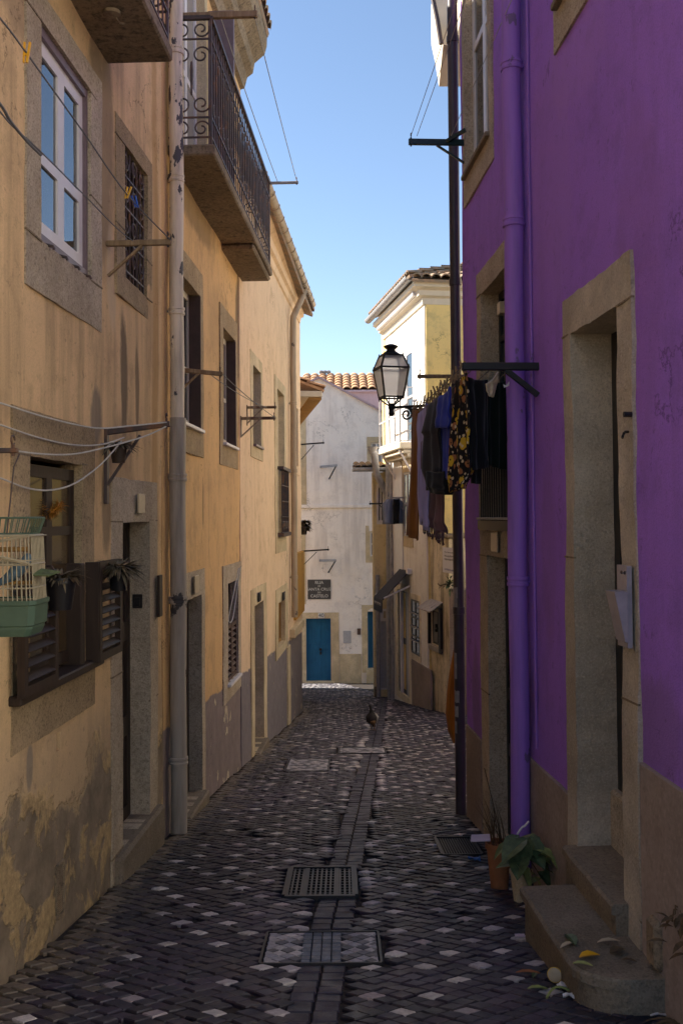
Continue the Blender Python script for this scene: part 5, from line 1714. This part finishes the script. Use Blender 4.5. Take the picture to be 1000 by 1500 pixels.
def garment(name, label, cat, DL, DR, rows, mat, amp=.02, waves=2.5, th=.006, parent=None, group=None, ncol=18, seed=0, extra=None):
    mb = MB(); P = []
    for i in range(len(rows) - 1):
        a, b = rows[i], rows[i + 1]; n = 7
        for k in range(n + (1 if i == len(rows) - 2 else 0)):
            t = k / n; q = [a[j] + (b[j] - a[j]) * t for j in range(4)]
            P.append(q)
    m = len(P)
    L0, R0 = at(P[0][0], P[0][1], DL), at(P[0][2], P[0][3], DR)
    nn = V((0, 0, 1)).cross(R0 - L0).normalized()
    for side in (1, -1):
        for r_, q in enumerate(P):
            L, Rr = at(q[0], q[1], DL), at(q[2], q[3], DR)
            f = r_ / (m - 1)
            for c in range(ncol + 1):
                u = c / ncol
                d = amp * (.35 + .65 * f) * math.sin(u * waves * 6.283 + seed + 1.2 * nz((u * 2, f * 1.5, seed), 1.3)) + amp * .9 * nz((u * 3, f * 4, seed + 3), 1.2)
                sag = -.012 * math.sin(u * math.pi) * (1 - f)
                mb.v.append(L + (Rr - L) * u + nn * (d + side * th) + V((0, 0, sag)))
    w = ncol + 1; o = m * w
    for r_ in range(m - 1):
        for c in range(ncol):
            a = r_ * w + c
            mb.f.append((a, a + 1, a + w + 1, a + w)); mb.f.append((o + a + w, o + a + w + 1, o + a + 1, o + a))
    for r_ in range(m - 1):
        a = r_ * w; mb.f.append((a, a + w, o + a + w, o + a))
        a = r_ * w + ncol; mb.f.append((o + a, o + a + w, a + w, a))
    for c in range(ncol):
        a = c; mb.f.append((o + a, o + a + 1, a + 1, a)); a = (m - 1) * w + c; mb.f.append((a, a + 1, o + a + 1, o + a))
    if extra: extra(mb, P, DL, DR)
    ob = mb.build(name, mat, parent, 2)
    if not parent: tag(ob, label, cat, group)
    return ob

def right_things():
    W = RW
    # dark green bracket high up
    s, z = W.st(681, 209); o = endo(W, s, z, 598)
    t = bracket('dark green iron bracket high on the corner of the purple house', W, s, z, o, M['iron_green'], .03, .05, .17, tilt=0)
    b = MB(); b.bar(W.P(s - .12, z + .06, .02), W.P(s, z, .17), .02, .03); b.build('brace', M['iron_green'], t)
    for k, (oo, lab) in enumerate(((o - .02, 'outer pale line rising over the purple house corner'), (o - .07, 'second pale line rising over the purple house corner'), (.12, 'inner pale line close to the purple wall'))):
        sagline(lab, W.P(s, z + .05, oo), W.P(4.0, z + .05, oo), .01, .0025, M['wirepale'])
    # black laundry bracket
    s, z = W.st(789, 537); o = endo(W, s, z, 676)
    t = bracket('black iron bracket holding the laundry lines beside the purple pipe', W, s, z, o, M['iron_black'], .04, .045, .0, tip=False)
    b = MB(); b.bar(W.P(s, z - .17, .01), W.P(s, z - .02, .2), .03, .03); b.build('brace', M['iron_black'], t)
    B = (s, z, o)
    for k, oo in enumerate((o - .01, o - .09, o - .2, .14)):
        sagline(('outermost', 'second', 'third', 'innermost')[k] + ' laundry line between the black bracket and the house corner', W.P(s, z + .012, oo), W.P(8.32, z + .012, oo), .03, .003, M['wire'])
    s2, z2 = 8.3, at(640, 552, 8.3).z
    bracket('brown bracket arm behind the pegs at the purple corner', W, s2, z2, endo(W, s2, z2, 611), M['armwood'], .03, .03, 0)
    bracket('dark bracket arm at the far end of the laundry lines', W, 8.22, z - .005, o + .01, M['iron_black'], .025, .03, 0, tip=False)
    G = 'washing hung along the purple house'
    garment('trousers', 'long ochre brown trousers hanging at the far end of the washing', 'trousers', 8.15, 7.85, [(603, 600, 614, 598), (602, 650, 615, 648), (600, 705, 615.5, 700), (594.5, 784, 613, 792)], M['c_brown'], .014, 1.5, group=G, seed=1)
    garment('scarf', 'pale lilac cloth hanging beside the brown trousers', 'cloth', 7.8, 7.45, [(612, 607, 626, 590), (611, 660, 626, 650), (611.5, 715, 625, 715), (616.5, 765, 625, 780)], M['c_lilac'], .018, 2, group=G, seed=2)
    rr = random.Random(4)
    def fringe(mb, P, DL, DR):
        q = P[-1]; L, R_ = at(q[0], q[1], DL), at(q[2], q[3], DR)
        for k in range(34):
            u = k / 33; p = L + (R_ - L) * u
            mb.tube([p + V((0, 0, .01)), p + V((rr.uniform(-.008, .008), rr.uniform(-.01, .01), -.04)), p + V((rr.uniform(-.015, .015), rr.uniform(-.01, .01), -.085))], .0035, 4)
    garment('shawl', 'plum shawl with a fringed hem hanging lowest of the washing', 'shawl', 7.75, 7.05, [(617, 600, 640, 580), (618, 700, 650, 705), (618, 745, 650, 765), (620, 765, 650, 782)], M['c_mauve'], .02, 3, group=G, seed=3, extra=fringe)
    garment('shirt', 'charcoal short sleeved shirt between the lilac cloth and the blue top', 'shirt', 7.2, 6.75, [(630, 592, 644, 575), (617.5, 634, 646, 620), (624, 640, 646, 640), (622, 690, 648, 690), (628, 718, 655, 722)], M['c_char'], .02, 2, group=G, seed=4)
    garment('vest', 'royal blue sleeveless top hanging beside the floral dress', 'top', 6.75, 6.42, [(645, 580, 661, 566), (642, 596, 661, 594), (640, 627, 660, 627)], M['c_blue'], .014, 2, group=G, seed=5)
    garment('shirt', 'longer navy blue shirt showing below the royal blue top', 'shirt', 6.85, 6.55, [(644, 586, 660, 575), (645, 640, 660, 640), (648, 698, 659, 703)], M['c_blue'], .016, 2, group=G, seed=6)
    garment('bag', 'black cloth bag with a grey stripe below the charcoal shirt', 'bag', 6.95, 6.7, [(628, 690, 655, 690), (629, 712, 656, 714), (633, 722, 655, 725)], M['c_black'], .012, 1.2, th=.03, group=G, seed=7)
    garment('dress', 'black dress with yellow and cream flowers', 'dress', 6.4, 5.95, [(666, 557, 683, 546), (661, 600, 686, 600), (658, 650, 689, 645), (655, 700, 693, 688), (657, 722, 684, 714)], M['c_floral'], .022, 2.5, group=G, seed=8)
    garment('tank_top', 'black tank top with a scooped neck hanging next to the floral dress', 'top', 5.98, 6.12, [(682, 552, 713, 556), (684, 575, 713, 575), (689, 640, 714, 640), (690, 689, 714, 685)], M['c_black'], .014, 2, group=G, seed=9)
    garment('sock', 'black sleeve end dangling under the black tank top', 'garment', 6.1, 6.15, [(690, 670, 704, 670), (691, 708, 702, 709)], M['c_black'], .006, 1, th=.012, group=G, seed=10)
    garment('dress', 'very dark green dress hanging innermost against the french window', 'dress', 6.32, 6.40, [(713, 560, 744, 556), (713, 620, 747, 620), (714, 682, 747, 690)], M['c_green'], .012, 2.5, group=G, seed=11)
    garment('cloth', 'small cream cloth pegged under the black bracket', 'cloth', 5.96, 5.99, [(711, 562, 729, 545), (712, 572, 728, 562), (715, 580, 722, 582)], M['plaque'], .006, 1.5, group=G, seed=12)
    garment('cloth', 'tiny white cloth pegged beside the purple pipe', 'cloth', 5.9, 5.92, [(737, 563, 745, 559), (738, 568, 745, 565)], M['paper'], .002, 1, th=.003, group=G, seed=13)
    for k, (px, py, D) in enumerate(((607, 598, 8.1), (616, 597, 7.75), (622, 590, 7.55), (628, 586, 7.4), (634, 583, 7.2), (640, 577, 7.0), (645, 572, 6.85), (650, 569, 6.7), (656, 563, 6.55), (664, 555, 6.4), (670, 550, 6.2), (680, 542, 6.0))):
        p = at(px, py, D)
        m = MB(); d = V((rr.uniform(-.4, .3), rr.uniform(-.3, .3), 1)).normalized()
        for sx in (-1, 1): m.bar(p + V((sx * .006, 0, 0)) - d * .03, p + V((sx * .014, 0, 0)) + d * .06, .010, .009)
        m.tube([p - V((.012, 0, 0)), p + V((.012, 0, 0))], .006, 6)
        tag(m.build('clothes_peg', M['pegwood']), 'wooden clothes peg gripping the washing on the outer laundry line', 'peg', 'wooden pegs along the outer laundry line')
    # street lamp
    D = 8.5; c = at(573, 597, D); k = D / 1450
    rot = Matrix.Rotation(R(14), 3, 'Z')
    t = thing('street_lamp', 'black four sided street lantern on a scrolled wall bracket', 'street lamp', c)
    zz = lambda y: (597 - y) * k
    def ring(hw, z): return [c + rot @ V((sx * hw, sy * hw, z)) for sx, sy in ((-1, -1), (1, -1), (1, 1), (-1, 1))]
    z0, z1, z2 = zz(582), zz(540), zz(521)
    A, Bq, Cq = ring(.084, z0), ring(.122, z1), ring(.082, z2)
    f = MB()
    for P, Q in ((A, Bq), (Bq, Cq)):
        for i in range(4): f.bar(P[i], Q[i], .013, .013)
    for P, w in ((A, .016), (Bq, .022), (Cq, .016)):
        for i in range(4): f.bar(P[i], P[(i + 1) % 4], w, .014)
    for i in range(4):
        f.tube([Bq[i], Bq[i] + rot @ V((0, 0, .03))], [.008, .003], 6); f.tube([Cq[i], Cq[i] + V((0, 0, .025))], [.008, .003], 6)
        f.tube([A[i], A[i] + V((0, 0, -.03))], [.008, .004], 6)
    fr = f.build('lantern_frame', M['iron_black'], t)
    for P, Q, e in ((A, Bq, .9), (Bq, Cq, .92)):
        for i in range(4):
            j = (i + 1) % 4; m = MB()
            q = [P[i], P[j], Q[j], Q[i]]; cc = sum(q, V((0, 0, 0))) / 4
            q = [cc + (x - cc) * e for x in q]; n_ = (q[1] - q[0]).cross(q[3] - q[0]).normalized() * .002
            m.hexa([x - n_ for x in q] + [x + n_ for x in q])
            m.build('lantern_pane', M['lampglass'], fr)
    cap = MB().lathe(c, [(.085, z2), (.088, z2 + .012), (.06, z2 + .03), (.04, z2 + .045), (.038, z2 + .055), (.062, z2 + .075), (.065, z2 + .085), (.03, z2 + .1), (.012, z2 + .105)], 16); cap.build('cap', M['iron_black'], t, 1)
    b = MB().lathe(c, [(.015, -.075), (.028, -.05), (.02, -.025), (.03, .0), (.022, .02), (.03, .035)], 14)
    for i in range(4): b.tube([c + V((0, 0, .0)), (c + A[i]) / 2 + V((0, 0, -.005)) + (A[i] - c).normalized() * .02, A[i]], .007, 6)
    b.build('lantern_base', M['iron_black'], t, 1)
    wx = 1.52 - .0586 * 8.2
    br = MB(); e = V((wx, 8.2, c.z - .003)); br.tube([c, e], .012, 8)
    d = (e - c).normalized(); az = V((0, 0, -1))
    p = c + d * .14
    scroll(br, p + az * .065, d, az, .055, 1.5, -1.8, 1, .009, 30)
    scroll(br, p + d * .1 + az * .03, d, az, .03, 1.2, 1.2, -1, .008, 20)
    br.tube(smooth_path([c + d * .16 + az * .01, c + d * .28 + az * .06, c + d * .42 + az * .1, e + az * .25], 6), .009, 6)
    br.build('wall_bracket', M['iron_black'], t, 1)
    # letterbox on the big door jamb
    s0, z0 = W.st(912, 830); s1 = S(W, 925)
    t = thing('letter_tray', 'grey wedge shaped metal letter holder on the big stone door jamb', 'letter box', W.P(S(W, 918), Zat(W, 918, 938), .05))
    pl = MB(); r = W.rect(931, 829, 918, 944); slab(pl, W, (r[0], r[1], r[2], r[3]), [], .042, .02, 5); pl = pl.build('back_plate', M['mailbox'], t)
    bx = MB(); sa, sb = S(W, 931), S(W, 917); za, zt = Zat(W, 920, 936), Zat(W, 920, 864)
    P = [W.P(sa, za, .043), W.P(sb, za, .043), W.P(sb, za, .055), W.P(sa, za, .055), W.P(sa, zt, .043), W.P(sb, zt, .043), W.P(sb, zt, .10), W.P(sa, zt, .10)]
    bx.hexa(P); bx.build('holder', M['mailbox'], t)
    for ds in (.02, .06):
        for zz in (r[3] - .03, r[2] + .03): MB().lathe(W.P(r[0] + ds, zz, .042), [(.008, 0), (.008, .004), (.004, .007)], 8, W.n).build('bolt', M['iron'], pl)
    # ochre folded sunshade leaning behind the corner pipe
    m = MB(); D = 9.6; path = [(668, 925, .4), (665, 955, 1.6), (662, 985, 3.3), (660.5, 1015, 4.6), (660.5, 1045, 5.6), (663, 1070, 5.2), (666, 1088, 2.6)]
    n = 18; 
    for px, py, rp in path:
        q = at(px + 1, py, D); r_ = rp * D / 1450 * 1.35
        for k in range(n):
            a = 2 * math.pi * k / n; rr_ = r_ * (1 + .22 * math.cos(a * 6))
            m.v.append(q + V((math.cos(a) * rr_, math.sin(a) * rr_, 0)))
    for i in range(len(path) - 1):
        for k in range(n): m.f.append((i * n + (k + 1) % n, i * n + k, (i + 1) * n + k, (i + 1) * n + (k + 1) % n))
    m.f += [tuple(range(n)), tuple(reversed(range((len(path) - 1) * n, len(path) * n)))]
    tag(m.build('folded_sunshade', M['c_orange'], None, 2), 'folded ochre orange cloth sunshade leaning behind the dark corner pipe', 'sunshade')
    # pots by the purple house
    rr = random.Random(9)
    c = gpt(.925, 5.98); r_, h = .078, .27
    t = thing('potted_plant', 'terracotta pot of dry upright sticks beside the lower purple door', 'potted plant', c)
    MB().lathe(c, [(r_ * .66, 0), (r_ * .95, h * .88), (r_ * 1.06, h * .88), (r_ * 1.06, h), (r_ * .95, h), (r_ * .92, h * .9), (.004, h * .89)], 22).build('pot', M['terracotta'], t, 1)
    f = MB()
    tp = at(709, 1125, 5.95)
    f.tube([c + V((.02, 0, h)), tp], [.004, .0025], 5)
    for k in range(26):
        a = rr.uniform(0, 6.28); e = V((math.cos(a) * rr.uniform(.02, .1), math.sin(a) * rr.uniform(.02, .08), h + rr.uniform(.12, .34)))
        f.leaf(c + V((rr.uniform(-.04, .04), rr.uniform(-.04, .04), h * .88)), e - V((0, 0, h)), V((1, .3, .2)), e.z - h, .012, .2)
    f.build('dry_stems', M['leaf_dry'], t)
    m = MB(); q = at(704, 1231, 5.9); m.hexa([q + V((-.065, -.03, 0)), q + V((.05, -.035, .006)), q + V((.06, .05, .014)), q + V((-.05, .05, .01)), q + V((-.065, -.03, .006)), q + V((.05, -.035, .012)), q + V((.06, .05, .022)), q + V((-.05, .05, .018))])
    tag(m.build('saucer', M['pinkpaper']), 'pale lilac dish balanced on the terracotta pot rim', 'dish')
    c = gpt(1.005, 5.70); r_, h = .062, .17
    t = thing('potted_plant', 'pale pot with big drooping heart shaped leaves at the end of the stone step', 'potted plant', c)
    MB().lathe(c, [(r_ * .7, 0), (r_ * .97, h * .9), (r_ * 1.08, h * .9), (r_ * 1.08, h), (r_ * .96, h), (r_ * .93, h * .92), (.004, h * .9)], 22).build('pot', M['stone_pale'], t, 1)
    f = MB(); g = MB(); stm = MB()
    LV = [(752, 1240, .20, .13, -1, 0), (775, 1228, .17, .12, .1, 0), (800, 1245, .17, .11, 1, 1), (812, 1268, .17, .12, 1, 1), (770, 1275, .16, .1, .5, 1), (790, 1288, .13, .07, .6, 1), (760, 1262, .17, .12, -.3, 0), (782, 1255, .19, .13, .4, 0), (745, 1262, .14, .09, -.8, 0), (800, 1285, .12, .07, 1, 0), (735, 1238, .13, .08, -1, 0), (768, 1250, .15, .10, -.2, 0), (793, 1262, .15, .10, .8, 0), (806, 1254, .12, .09, .9, 1), (778, 1290, .12, .08, .1, 1), (758, 1252, .13, .08, -.5, 0), (785, 1240, .14, .1, .2, 0), (818, 1280, .10, .06, 1, 0), (748, 1228, .12, .08, -.6, 0)]
    for px, py, l, w, dx, pale in LV:
        p = at(px, py, 5.62 + rr.uniform(-.1, .1))
        d = V((dx, rr.uniform(-.9, .1), rr.uniform(-.55, .1))).normalized()
        (g if pale else f).leaf(p - d * l * .5, d, V((rr.uniform(-.3, .3), rr.uniform(-.3, .3), 1)), l, w, rr.uniform(.2, .7), rr.uniform(.08, .25))
        stm.tube([c + V((0, 0, h * .9)), c + V((dx * .05, 0, h + .06)), p - d * l * .45], .003, 5)
    f.build('foliage', M['leaf'], t); g.build('pale_foliage', M['leaf_pale'], t); stm.build('stems', M['leaf_dry'], t)
    wv = MB(); wv.tube(smooth_path([at(757, 1222, 5.7), at(764, 1212, 5.7), at(768, 1210, 5.7), at(774, 1203, 5.7)], 5), [.006] * 15 + [.003], 5) if False else wv.tube(smooth_path([at(757, 1222, 5.7), at(764, 1212, 5.7), at(768, 1210, 5.7), at(774, 1203, 5.7)], 5), .006, 5)
    wv.build('white_twig', M['paper'], t)
    c = gpt(1.275, 3.86)
    t = thing('potted_plant', 'small reddish leafed weed growing at the right edge against the skirting', 'plant', c)
    f = MB(); stm = MB()
    for k in range(16):
        p = at(rr.uniform(976, 1012), rr.uniform(1338, 1400), 3.82 + rr.uniform(-.05, .05))
        d = V((rr.uniform(-1, .4), rr.uniform(-.6, .1), rr.uniform(-.6, .5))).normalized()
        f.leaf(p, d, V((0, 0, 1)), rr.uniform(.04, .075), .03, .4)
        if k % 3 == 0: stm.tube([c + V((.02, 0, .45)), (c + p) / 2 + V((.0, 0, .25)), p], .003, 5)
    for k in range(14):
        a = rr.uniform(2.4, 4.8)
        f.leaf(c + V((0, 0, .02)), V((math.cos(a), math.sin(a), rr.uniform(.2, .7))), V((0, 0, 1)), rr.uniform(.06, .11), .02, .7)
    f.build('foliage', M['leaf_dry'], t); stm.build('stems', M['leaf_dry'], t)
    # leaves and litter
    def leaflet(label, p, l, w, a, mat, up=.1, name='fallen_leaf', cat='leaf', group=None):
        m = MB(); d = V((math.cos(a), math.sin(a), up)).normalized()
        m.leaf(V(p), d, V((0, 0, 1)), l, w, .25, .18); 
        q = len(m.v); m.v += [x - V((0, 0, .002)) for x in m.v[:q]]; m.f += [tuple(reversed([i + q for i in f_])) for f_ in m.f[:]]
        tag(m.build(name, mat), label, cat, group)
    zs = -1.85 + .012
    def onstep(px, py):
        r = ray(px, py); return r * (zs / r.z)
    GL = 'dry leaves fallen on the lower step'
    for px, py, l, w, a, mt, lab in ((842, 1384, .11, .05, 1.7, 'leaf', 'dark green curled leaf standing on the lower step'), (848, 1402, .09, .05, .2, 'peg_y', 'bright yellow fallen leaf near the rounded step corner'), (838, 1411, .08, .03, -.3, 'leaf_pale', 'pale folded leaf at the very edge of the step'), (874, 1380, .10, .03, .1, 'plaque', 'cream dry leaf in the middle of the lower step'), (893, 1396, .08, .05, .5, 'leaf_dry', 'brown curled leaf towards the wall on the lower step'), (910, 1405, .06, .02, -.4, 'leaf_dry', 'thin brown sliver of leaf beside the upper riser'), (820, 1388, .09, .025, .6, 'plaque', 'pale bent leaf on the worn step edge')):
        leaflet(lab, onstep(px, py), l, w, a, M[mt], .25, group=GL)
    def og(px, py, z=.012):
        p = onground(px, py); return p + V((0, 0, z))
    leaflet('reddish brown leaf on the setts left of the lemon', og(755, 1428), .13, .03, .1, M['terracotta'])
    leaflet('dull green leaf on the setts before the lower step', og(780, 1436), .07, .025, 1.2, M['leaf'])
    leaflet('grey green flat leaf beside the lemon half', og(772, 1452), .10, .03, .2, M['leaf_pale'])
    line('thin green plant stalk curled on the setts below the step', [og(800, 1466), og(808, 1460, .03), og(820, 1456, .03), og(835, 1456)], .005, M['leaf_pale'], None, 'plant_stalk')['category'] = 'stalk'
    p = og(812, 1440, .035); t = thing('lemon_half', 'halved yellow lemon lying on the setts by the stone step', 'lemon', p)
    n_ = V((-.35, -.9, .15)).normalized()
    MB().lathe(p, [(.002, .035), (.018, .031), (.029, .015), (.033, 0), (.030, -.002)], 18, -n_).build('rind', M['lemon'], t, 1)
    MB().lathe(p, [(.030, .0021), (.027, .004), (.004, .003)], 18, n_).build('flesh', M['plaque'], t, 1)
    def crumple(label, p, r_, mat, name='paper_scrap', cat='litter', flat=.4):
        m = MB(); n = 7
        for i in range(n):
            for j in range(n):
                x, y = (i / (n - 1) - .5) * 2 * r_, (j / (n - 1) - .5) * 2 * r_
                m.v.append(V(p) + V((x, y * .7, r_ * flat * (.5 + nz((x * 40 + p[0] * 9, y * 40, p[1]), 1)))))
        for i in range(n - 1):
            for j in range(n - 1): m.f.append((i * n + j, (i + 1) * n + j, (i + 1) * n + j + 1, i * n + j + 1))
        q = len(m.v); m.v += [x - V((0, 0, .003)) for x in m.v[:q]]; m.f += [tuple(reversed([i + q for i in f_])) for f_ in m.f[:]]
        tag(m.build(name, mat), label, cat)
    crumple('crumpled white foil scrap right of the lemon', og(826, 1450, .005), .03, M['paper'], flat=.8)
    crumple('small crumpled white paper below the foil scrap', og(832, 1463, .005), .022, M['paper'], flat=.9)
    crumple('flat white receipt near the bottom right corner', og(965, 1484, .006), .045, M['paper'], flat=.15)
    crumple('tiny pale paper scrap left of the lower step', og(761, 1372, .006), .025, M['pinkpaper'], flat=.15)
    crumple('scrap of bright blue plastic by the floor grating', og(694, 1261, .008), .04, M['bluelitter'], flat=.6)
    crumple('orange peel scrap at the foot of the lower step', og(858, 1464, .008), .02, M['peg_y'], flat=.7)
    # bird in the street
    b0 = onground(545, 1069); k = .385 / .40
    t = thing('standing_bird', 'dark upright bird with a slim neck standing alone in the middle of the street', 'bird', b0)
    Q = [(.035, .085, .012), (.02, .10, .045), (.008, .135, .068), (.0, .175, .080), (-.002, .215, .074), (-.006, .25, .055), (-.010, .285, .036), (-.016, .315, .024), (-.022, .34, .018), (-.026, .362, .019), (-.032, .380, .022), (-.042, .392, .018), (-.052, .396, .008)]
    m = MB(); P = [b0 + V((x, -.02 * (z > .3) + .05 * (.2 - z), z)) for x, z, r_ in Q]
    m.tube(P, [r_ for _, _, r_ in Q], 14); body = m.build('body', M['bird_dark'], t, 2)
    m = MB(); m.lathe(b0 + V((.01, -.03, .135)), [(.004, -.045), (.035, -.03), (.052, 0), (.04, .035), (.004, .05)], 14, V((0, .1, 1))); m.build('belly', M['bird_belly'], t, 2)
    for sx in (-1, 1):
        m = MB(); m.tube([b0 + V((sx * .05, -.005, .26)), b0 + V((sx * .078, 0, .2)), b0 + V((sx * .07, .03, .13)), b0 + V((sx * .04, .06, .075))], [.012, .026, .022, .004], 8); m.build('wing', M['bird_dark'] if sx < 0 else M['bird_white'], t, 2)
    m = MB(); m.tube([b0 + V((-.052, -.03, .396)), b0 + V((-.085, -.045, .398))], [.007, .001], 6); m.build('beak', M['bird_white'], t)
    for sx in (-1, 1):
        m = MB(); m.tube([b0 + V((.01 + sx * .022, -.01, .11)), b0 + V((.01 + sx * .022, 0, .004))], .006, 6)
        for a in (-.6, 0, .6): m.tube([b0 + V((.01 + sx * .022, 0, .006)), b0 + V((.01 + sx * .022 + math.sin(a) * .035, -math.cos(a) * .04, .004))], .004, 5)
        m.build('leg', M['bird_belly'], t)
    m = MB(); m.bar(b0 + V((.02, .05, .11)), b0 + V((.03, .10, .03)), .05, .012); m.build('tail', M['bird_dark'], t)

def far_things():
    W, PW, PH = STREAK
    # poster on the streaked front
    a = at(649, 838, 18.9); pts = [at(648.5, 801.5, 18.75), at(668, 802.5, 18.0)]
    u = V((pts[1].x - pts[0].x, pts[1].y - pts[0].y, 0)); Qw = Wall((pts[0].x, pts[0].y), (u.x, u.y), PW.n.dot(V((PW.u.y, -PW.u.x, 0))) > 0 and 1 or -1)
    L = u.length; zt = pts[0].z; zb = at(648.5, 838, 18.75).z
    t = thing('poster', 'faded white poster with blurred print high beside the dark pipe', 'poster', Qw.P(L / 2, zb))
    m = MB(); slab(m, Qw, (0, L, zb, zt), [], .012, .0, 5, back=True); m.build('sheet', M['paper'], t)
    h = zt - zb
    rr = random.Random(6)
    for y0, y1, mt in ((.84, .79, 'inkgrey'), (.70, .62, 'inkgrey'), (.58, .50, 'inkgrey'), (.17, .09, 'inkblue')):
        m = MB(); x = .15 * L
        while x < .8 * L:
            w = rr.uniform(.02, .06) * L * 1.6
            m.box(Qw.P(x + w / 2, zb + h * (y0 + y1) / 2 + rr.uniform(-.005, .005), .0135), (w, .002, h * abs(y0 - y1) * rr.uniform(.5, 1)), Qw.u, Qw.n); x += w + .02 * L
        m.build('print', M[mt], t)
    # plant on the ledge under it
    rr = random.Random(8)
    c = at(658, 858, 18.3); t = thing('ledge_plant', 'small trailing green plant on the pier ledge under the poster', 'plant', c)
    f = MB()
    for k in range(70):
        d = V((rr.gauss(0, 1), rr.gauss(-.3, .7), rr.gauss(.5, .7))).normalized()
        f.leaf(c + d * rr.uniform(0, .13), d, V((0, 0, 1)), rr.uniform(.05, .11), .04, .5)
    f.build('foliage', M['leaf'], t)
    s_ = MB(); s_.tube(smooth_path([c, at(650, 856, 18.4), at(645, 858, 18.5), at(641, 855, 18.6)], 4), .01, 5); s_.build('stems', M['leaf_dry'], t)
    # awning over the shop door
    W = FW
    sa, sb = S(W, 600), S(W, 586); za = Zat(W, 598, 836); pr = .62
    t = thing('awning', 'steep dark canvas awning over the shop door of the white house', 'awning', W.P((sa + sb) / 2, za))
    zb = za - .62
    c = MB(); P = [W.P(sa, za, .02), W.P(sb, za, .02), W.P(sb, zb, pr), W.P(sa, zb, pr)]; nn = (P[1] - P[0]).cross(P[3] - P[0]).normalized() * .008
    c.hexa([p - nn for p in P] + [p + nn for p in P]); c.build('canvas', M['c_char'], t)
    v = MB(); n = 8
    for i in range(n):
        s0_, s1_ = sa + (sb - sa) * i / n, sa + (sb - sa) * (i + 1) / n
        q = [W.P(s0_, zb, pr), W.P(s1_, zb, pr), W.P(s1_, zb - .24, pr + .01), W.P((s0_ + s1_) / 2, zb - .28, pr + .01), W.P(s0_, zb - .24, pr + .01)]
        v.add([x - W.n * .004 for x in q] + [x + W.n * .004 for x in q], [(0, 1, 2, 3, 4), (9, 8, 7, 6, 5)] + [(i_, (i_ + 1) % 5, 5 + (i_ + 1) % 5, 5 + i_) for i_ in range(5)])
    v.build('valance', M['c_black'], t)
    m = MB(); mm = Matrix
    m.box(W.P((sa + sb) / 2, zb - .08, pr + .017), (.7, .006, .03), W.u, W.n)
    for i in range(4):
        s_ = sa + .08 + (sb - sa - .16) * (i + .3) / 4
        m.box(W.P(s_, zb - .10, pr + .017), (.06, .006, .05), W.u, W.n)
    m.build('valance_print', M['greymetal'], t)
    m = MB(); m.bar(W.P(sa, zb + .05, pr - .03), W.P(sa, zb + .3, .02), .03); m.bar(W.P(sb, zb + .05, pr - .03), W.P(sb, zb + .3, .02), .03); m.build('arm', M['whitewood'], t)
    m = MB(); m.box(W.P(sa - .08, za + .0, .05), (.16, .1, .12), W.u, W.n, bev=.01); m.build('roller_box', M['whitewood'], t)
    # jacket and brackets
    s, z = W.st(592, 729); o = endo(W, s, z, 567)
    bracket('grey bracket arm carrying the grey jacket on the white house', W, s, z, o, M['greymetal'], .03, .035, .3, 0)
    p = W.P(s, z, o * .55); D = p.y
    garment('jacket', 'grey and black jacket hung on the bracket of the white house', 'jacket', D - .15, D + .1, [(569, 731, 583, 730), (563.5, 738, 588, 737), (562.5, 768, 589, 767)], M['c_grey'], .03, 2, group=None, seed=21, th=.05)
    garment('shirt', 'black shirt hung over the front of the grey jacket', 'shirt', D - .28, D - .26, [(576, 731, 584, 731), (575, 740, 585, 739), (575.5, 768, 584, 767)], M['c_black'], .02, 1, group=None, seed=22, th=.02)
    s, z = W.st(569, 738); o = endo(W, s, z, 537)
    bracket('thin dark bracket reaching out past the narrow yellow house', W, s - .3, z, o, M['iron_black'], .025, .035, .35, 0)

left_things(); right_things(); far_things()

# ------------------------------------------------------------------ camera, sun, sky
cam = bpy.data.cameras.new('camera'); co = bpy.data.objects.new('camera', cam); COL.objects.link(co)
co.matrix_world = CAMM.to_4x4()
cam.sensor_fit = 'AUTO'; cam.sensor_width = 36; cam.lens = FPX / 1500 * 36
cam.shift_y = (CY - 750) / 1500.0
cam.clip_start = .05; cam.clip_end = 2000
SC.camera = co
SUN_EL, SUN_AZ = 38.0, -76.0                  # azimuth from +Y (down the street), negative to the left
sd = V((math.sin(R(SUN_AZ)) * math.cos(R(SUN_EL)), math.cos(R(SUN_AZ)) * math.cos(R(SUN_EL)), math.sin(R(SUN_EL))))
su = bpy.data.lights.new('sun', 'SUN'); so = bpy.data.objects.new('sun', su); COL.objects.link(so)
su.energy = 5.0; su.angle = R(.5); su.color = (1, .92, .80)
so.rotation_euler = (-sd).to_track_quat('-Z', 'Y').to_euler(); so.location = (0, 0, 30)
w = bpy.data.worlds.new('World'); SC.world = w; w.use_nodes = True
nt = w.node_tree; bg = nt.nodes['Background']
sk = nt.nodes.new('ShaderNodeTexSky'); sk.sky_type = 'NISHITA'; sk.sun_disc = False
sk.sun_elevation = R(SUN_EL); sk.sun_rotation = R(SUN_AZ)
sk.air_density = 1.0; sk.dust_density = .1; sk.altitude = 1200; sk.ozone_density = .5
nt.links.new(sk.outputs[0], bg.inputs[0]); bg.inputs[1].default_value = .074
SC.view_settings.view_transform = 'Standard'; SC.view_settings.look = 'None'
SC.view_settings.exposure = 1.7; SC.view_settings.gamma = 1
SC.render.engine = 'CYCLES'
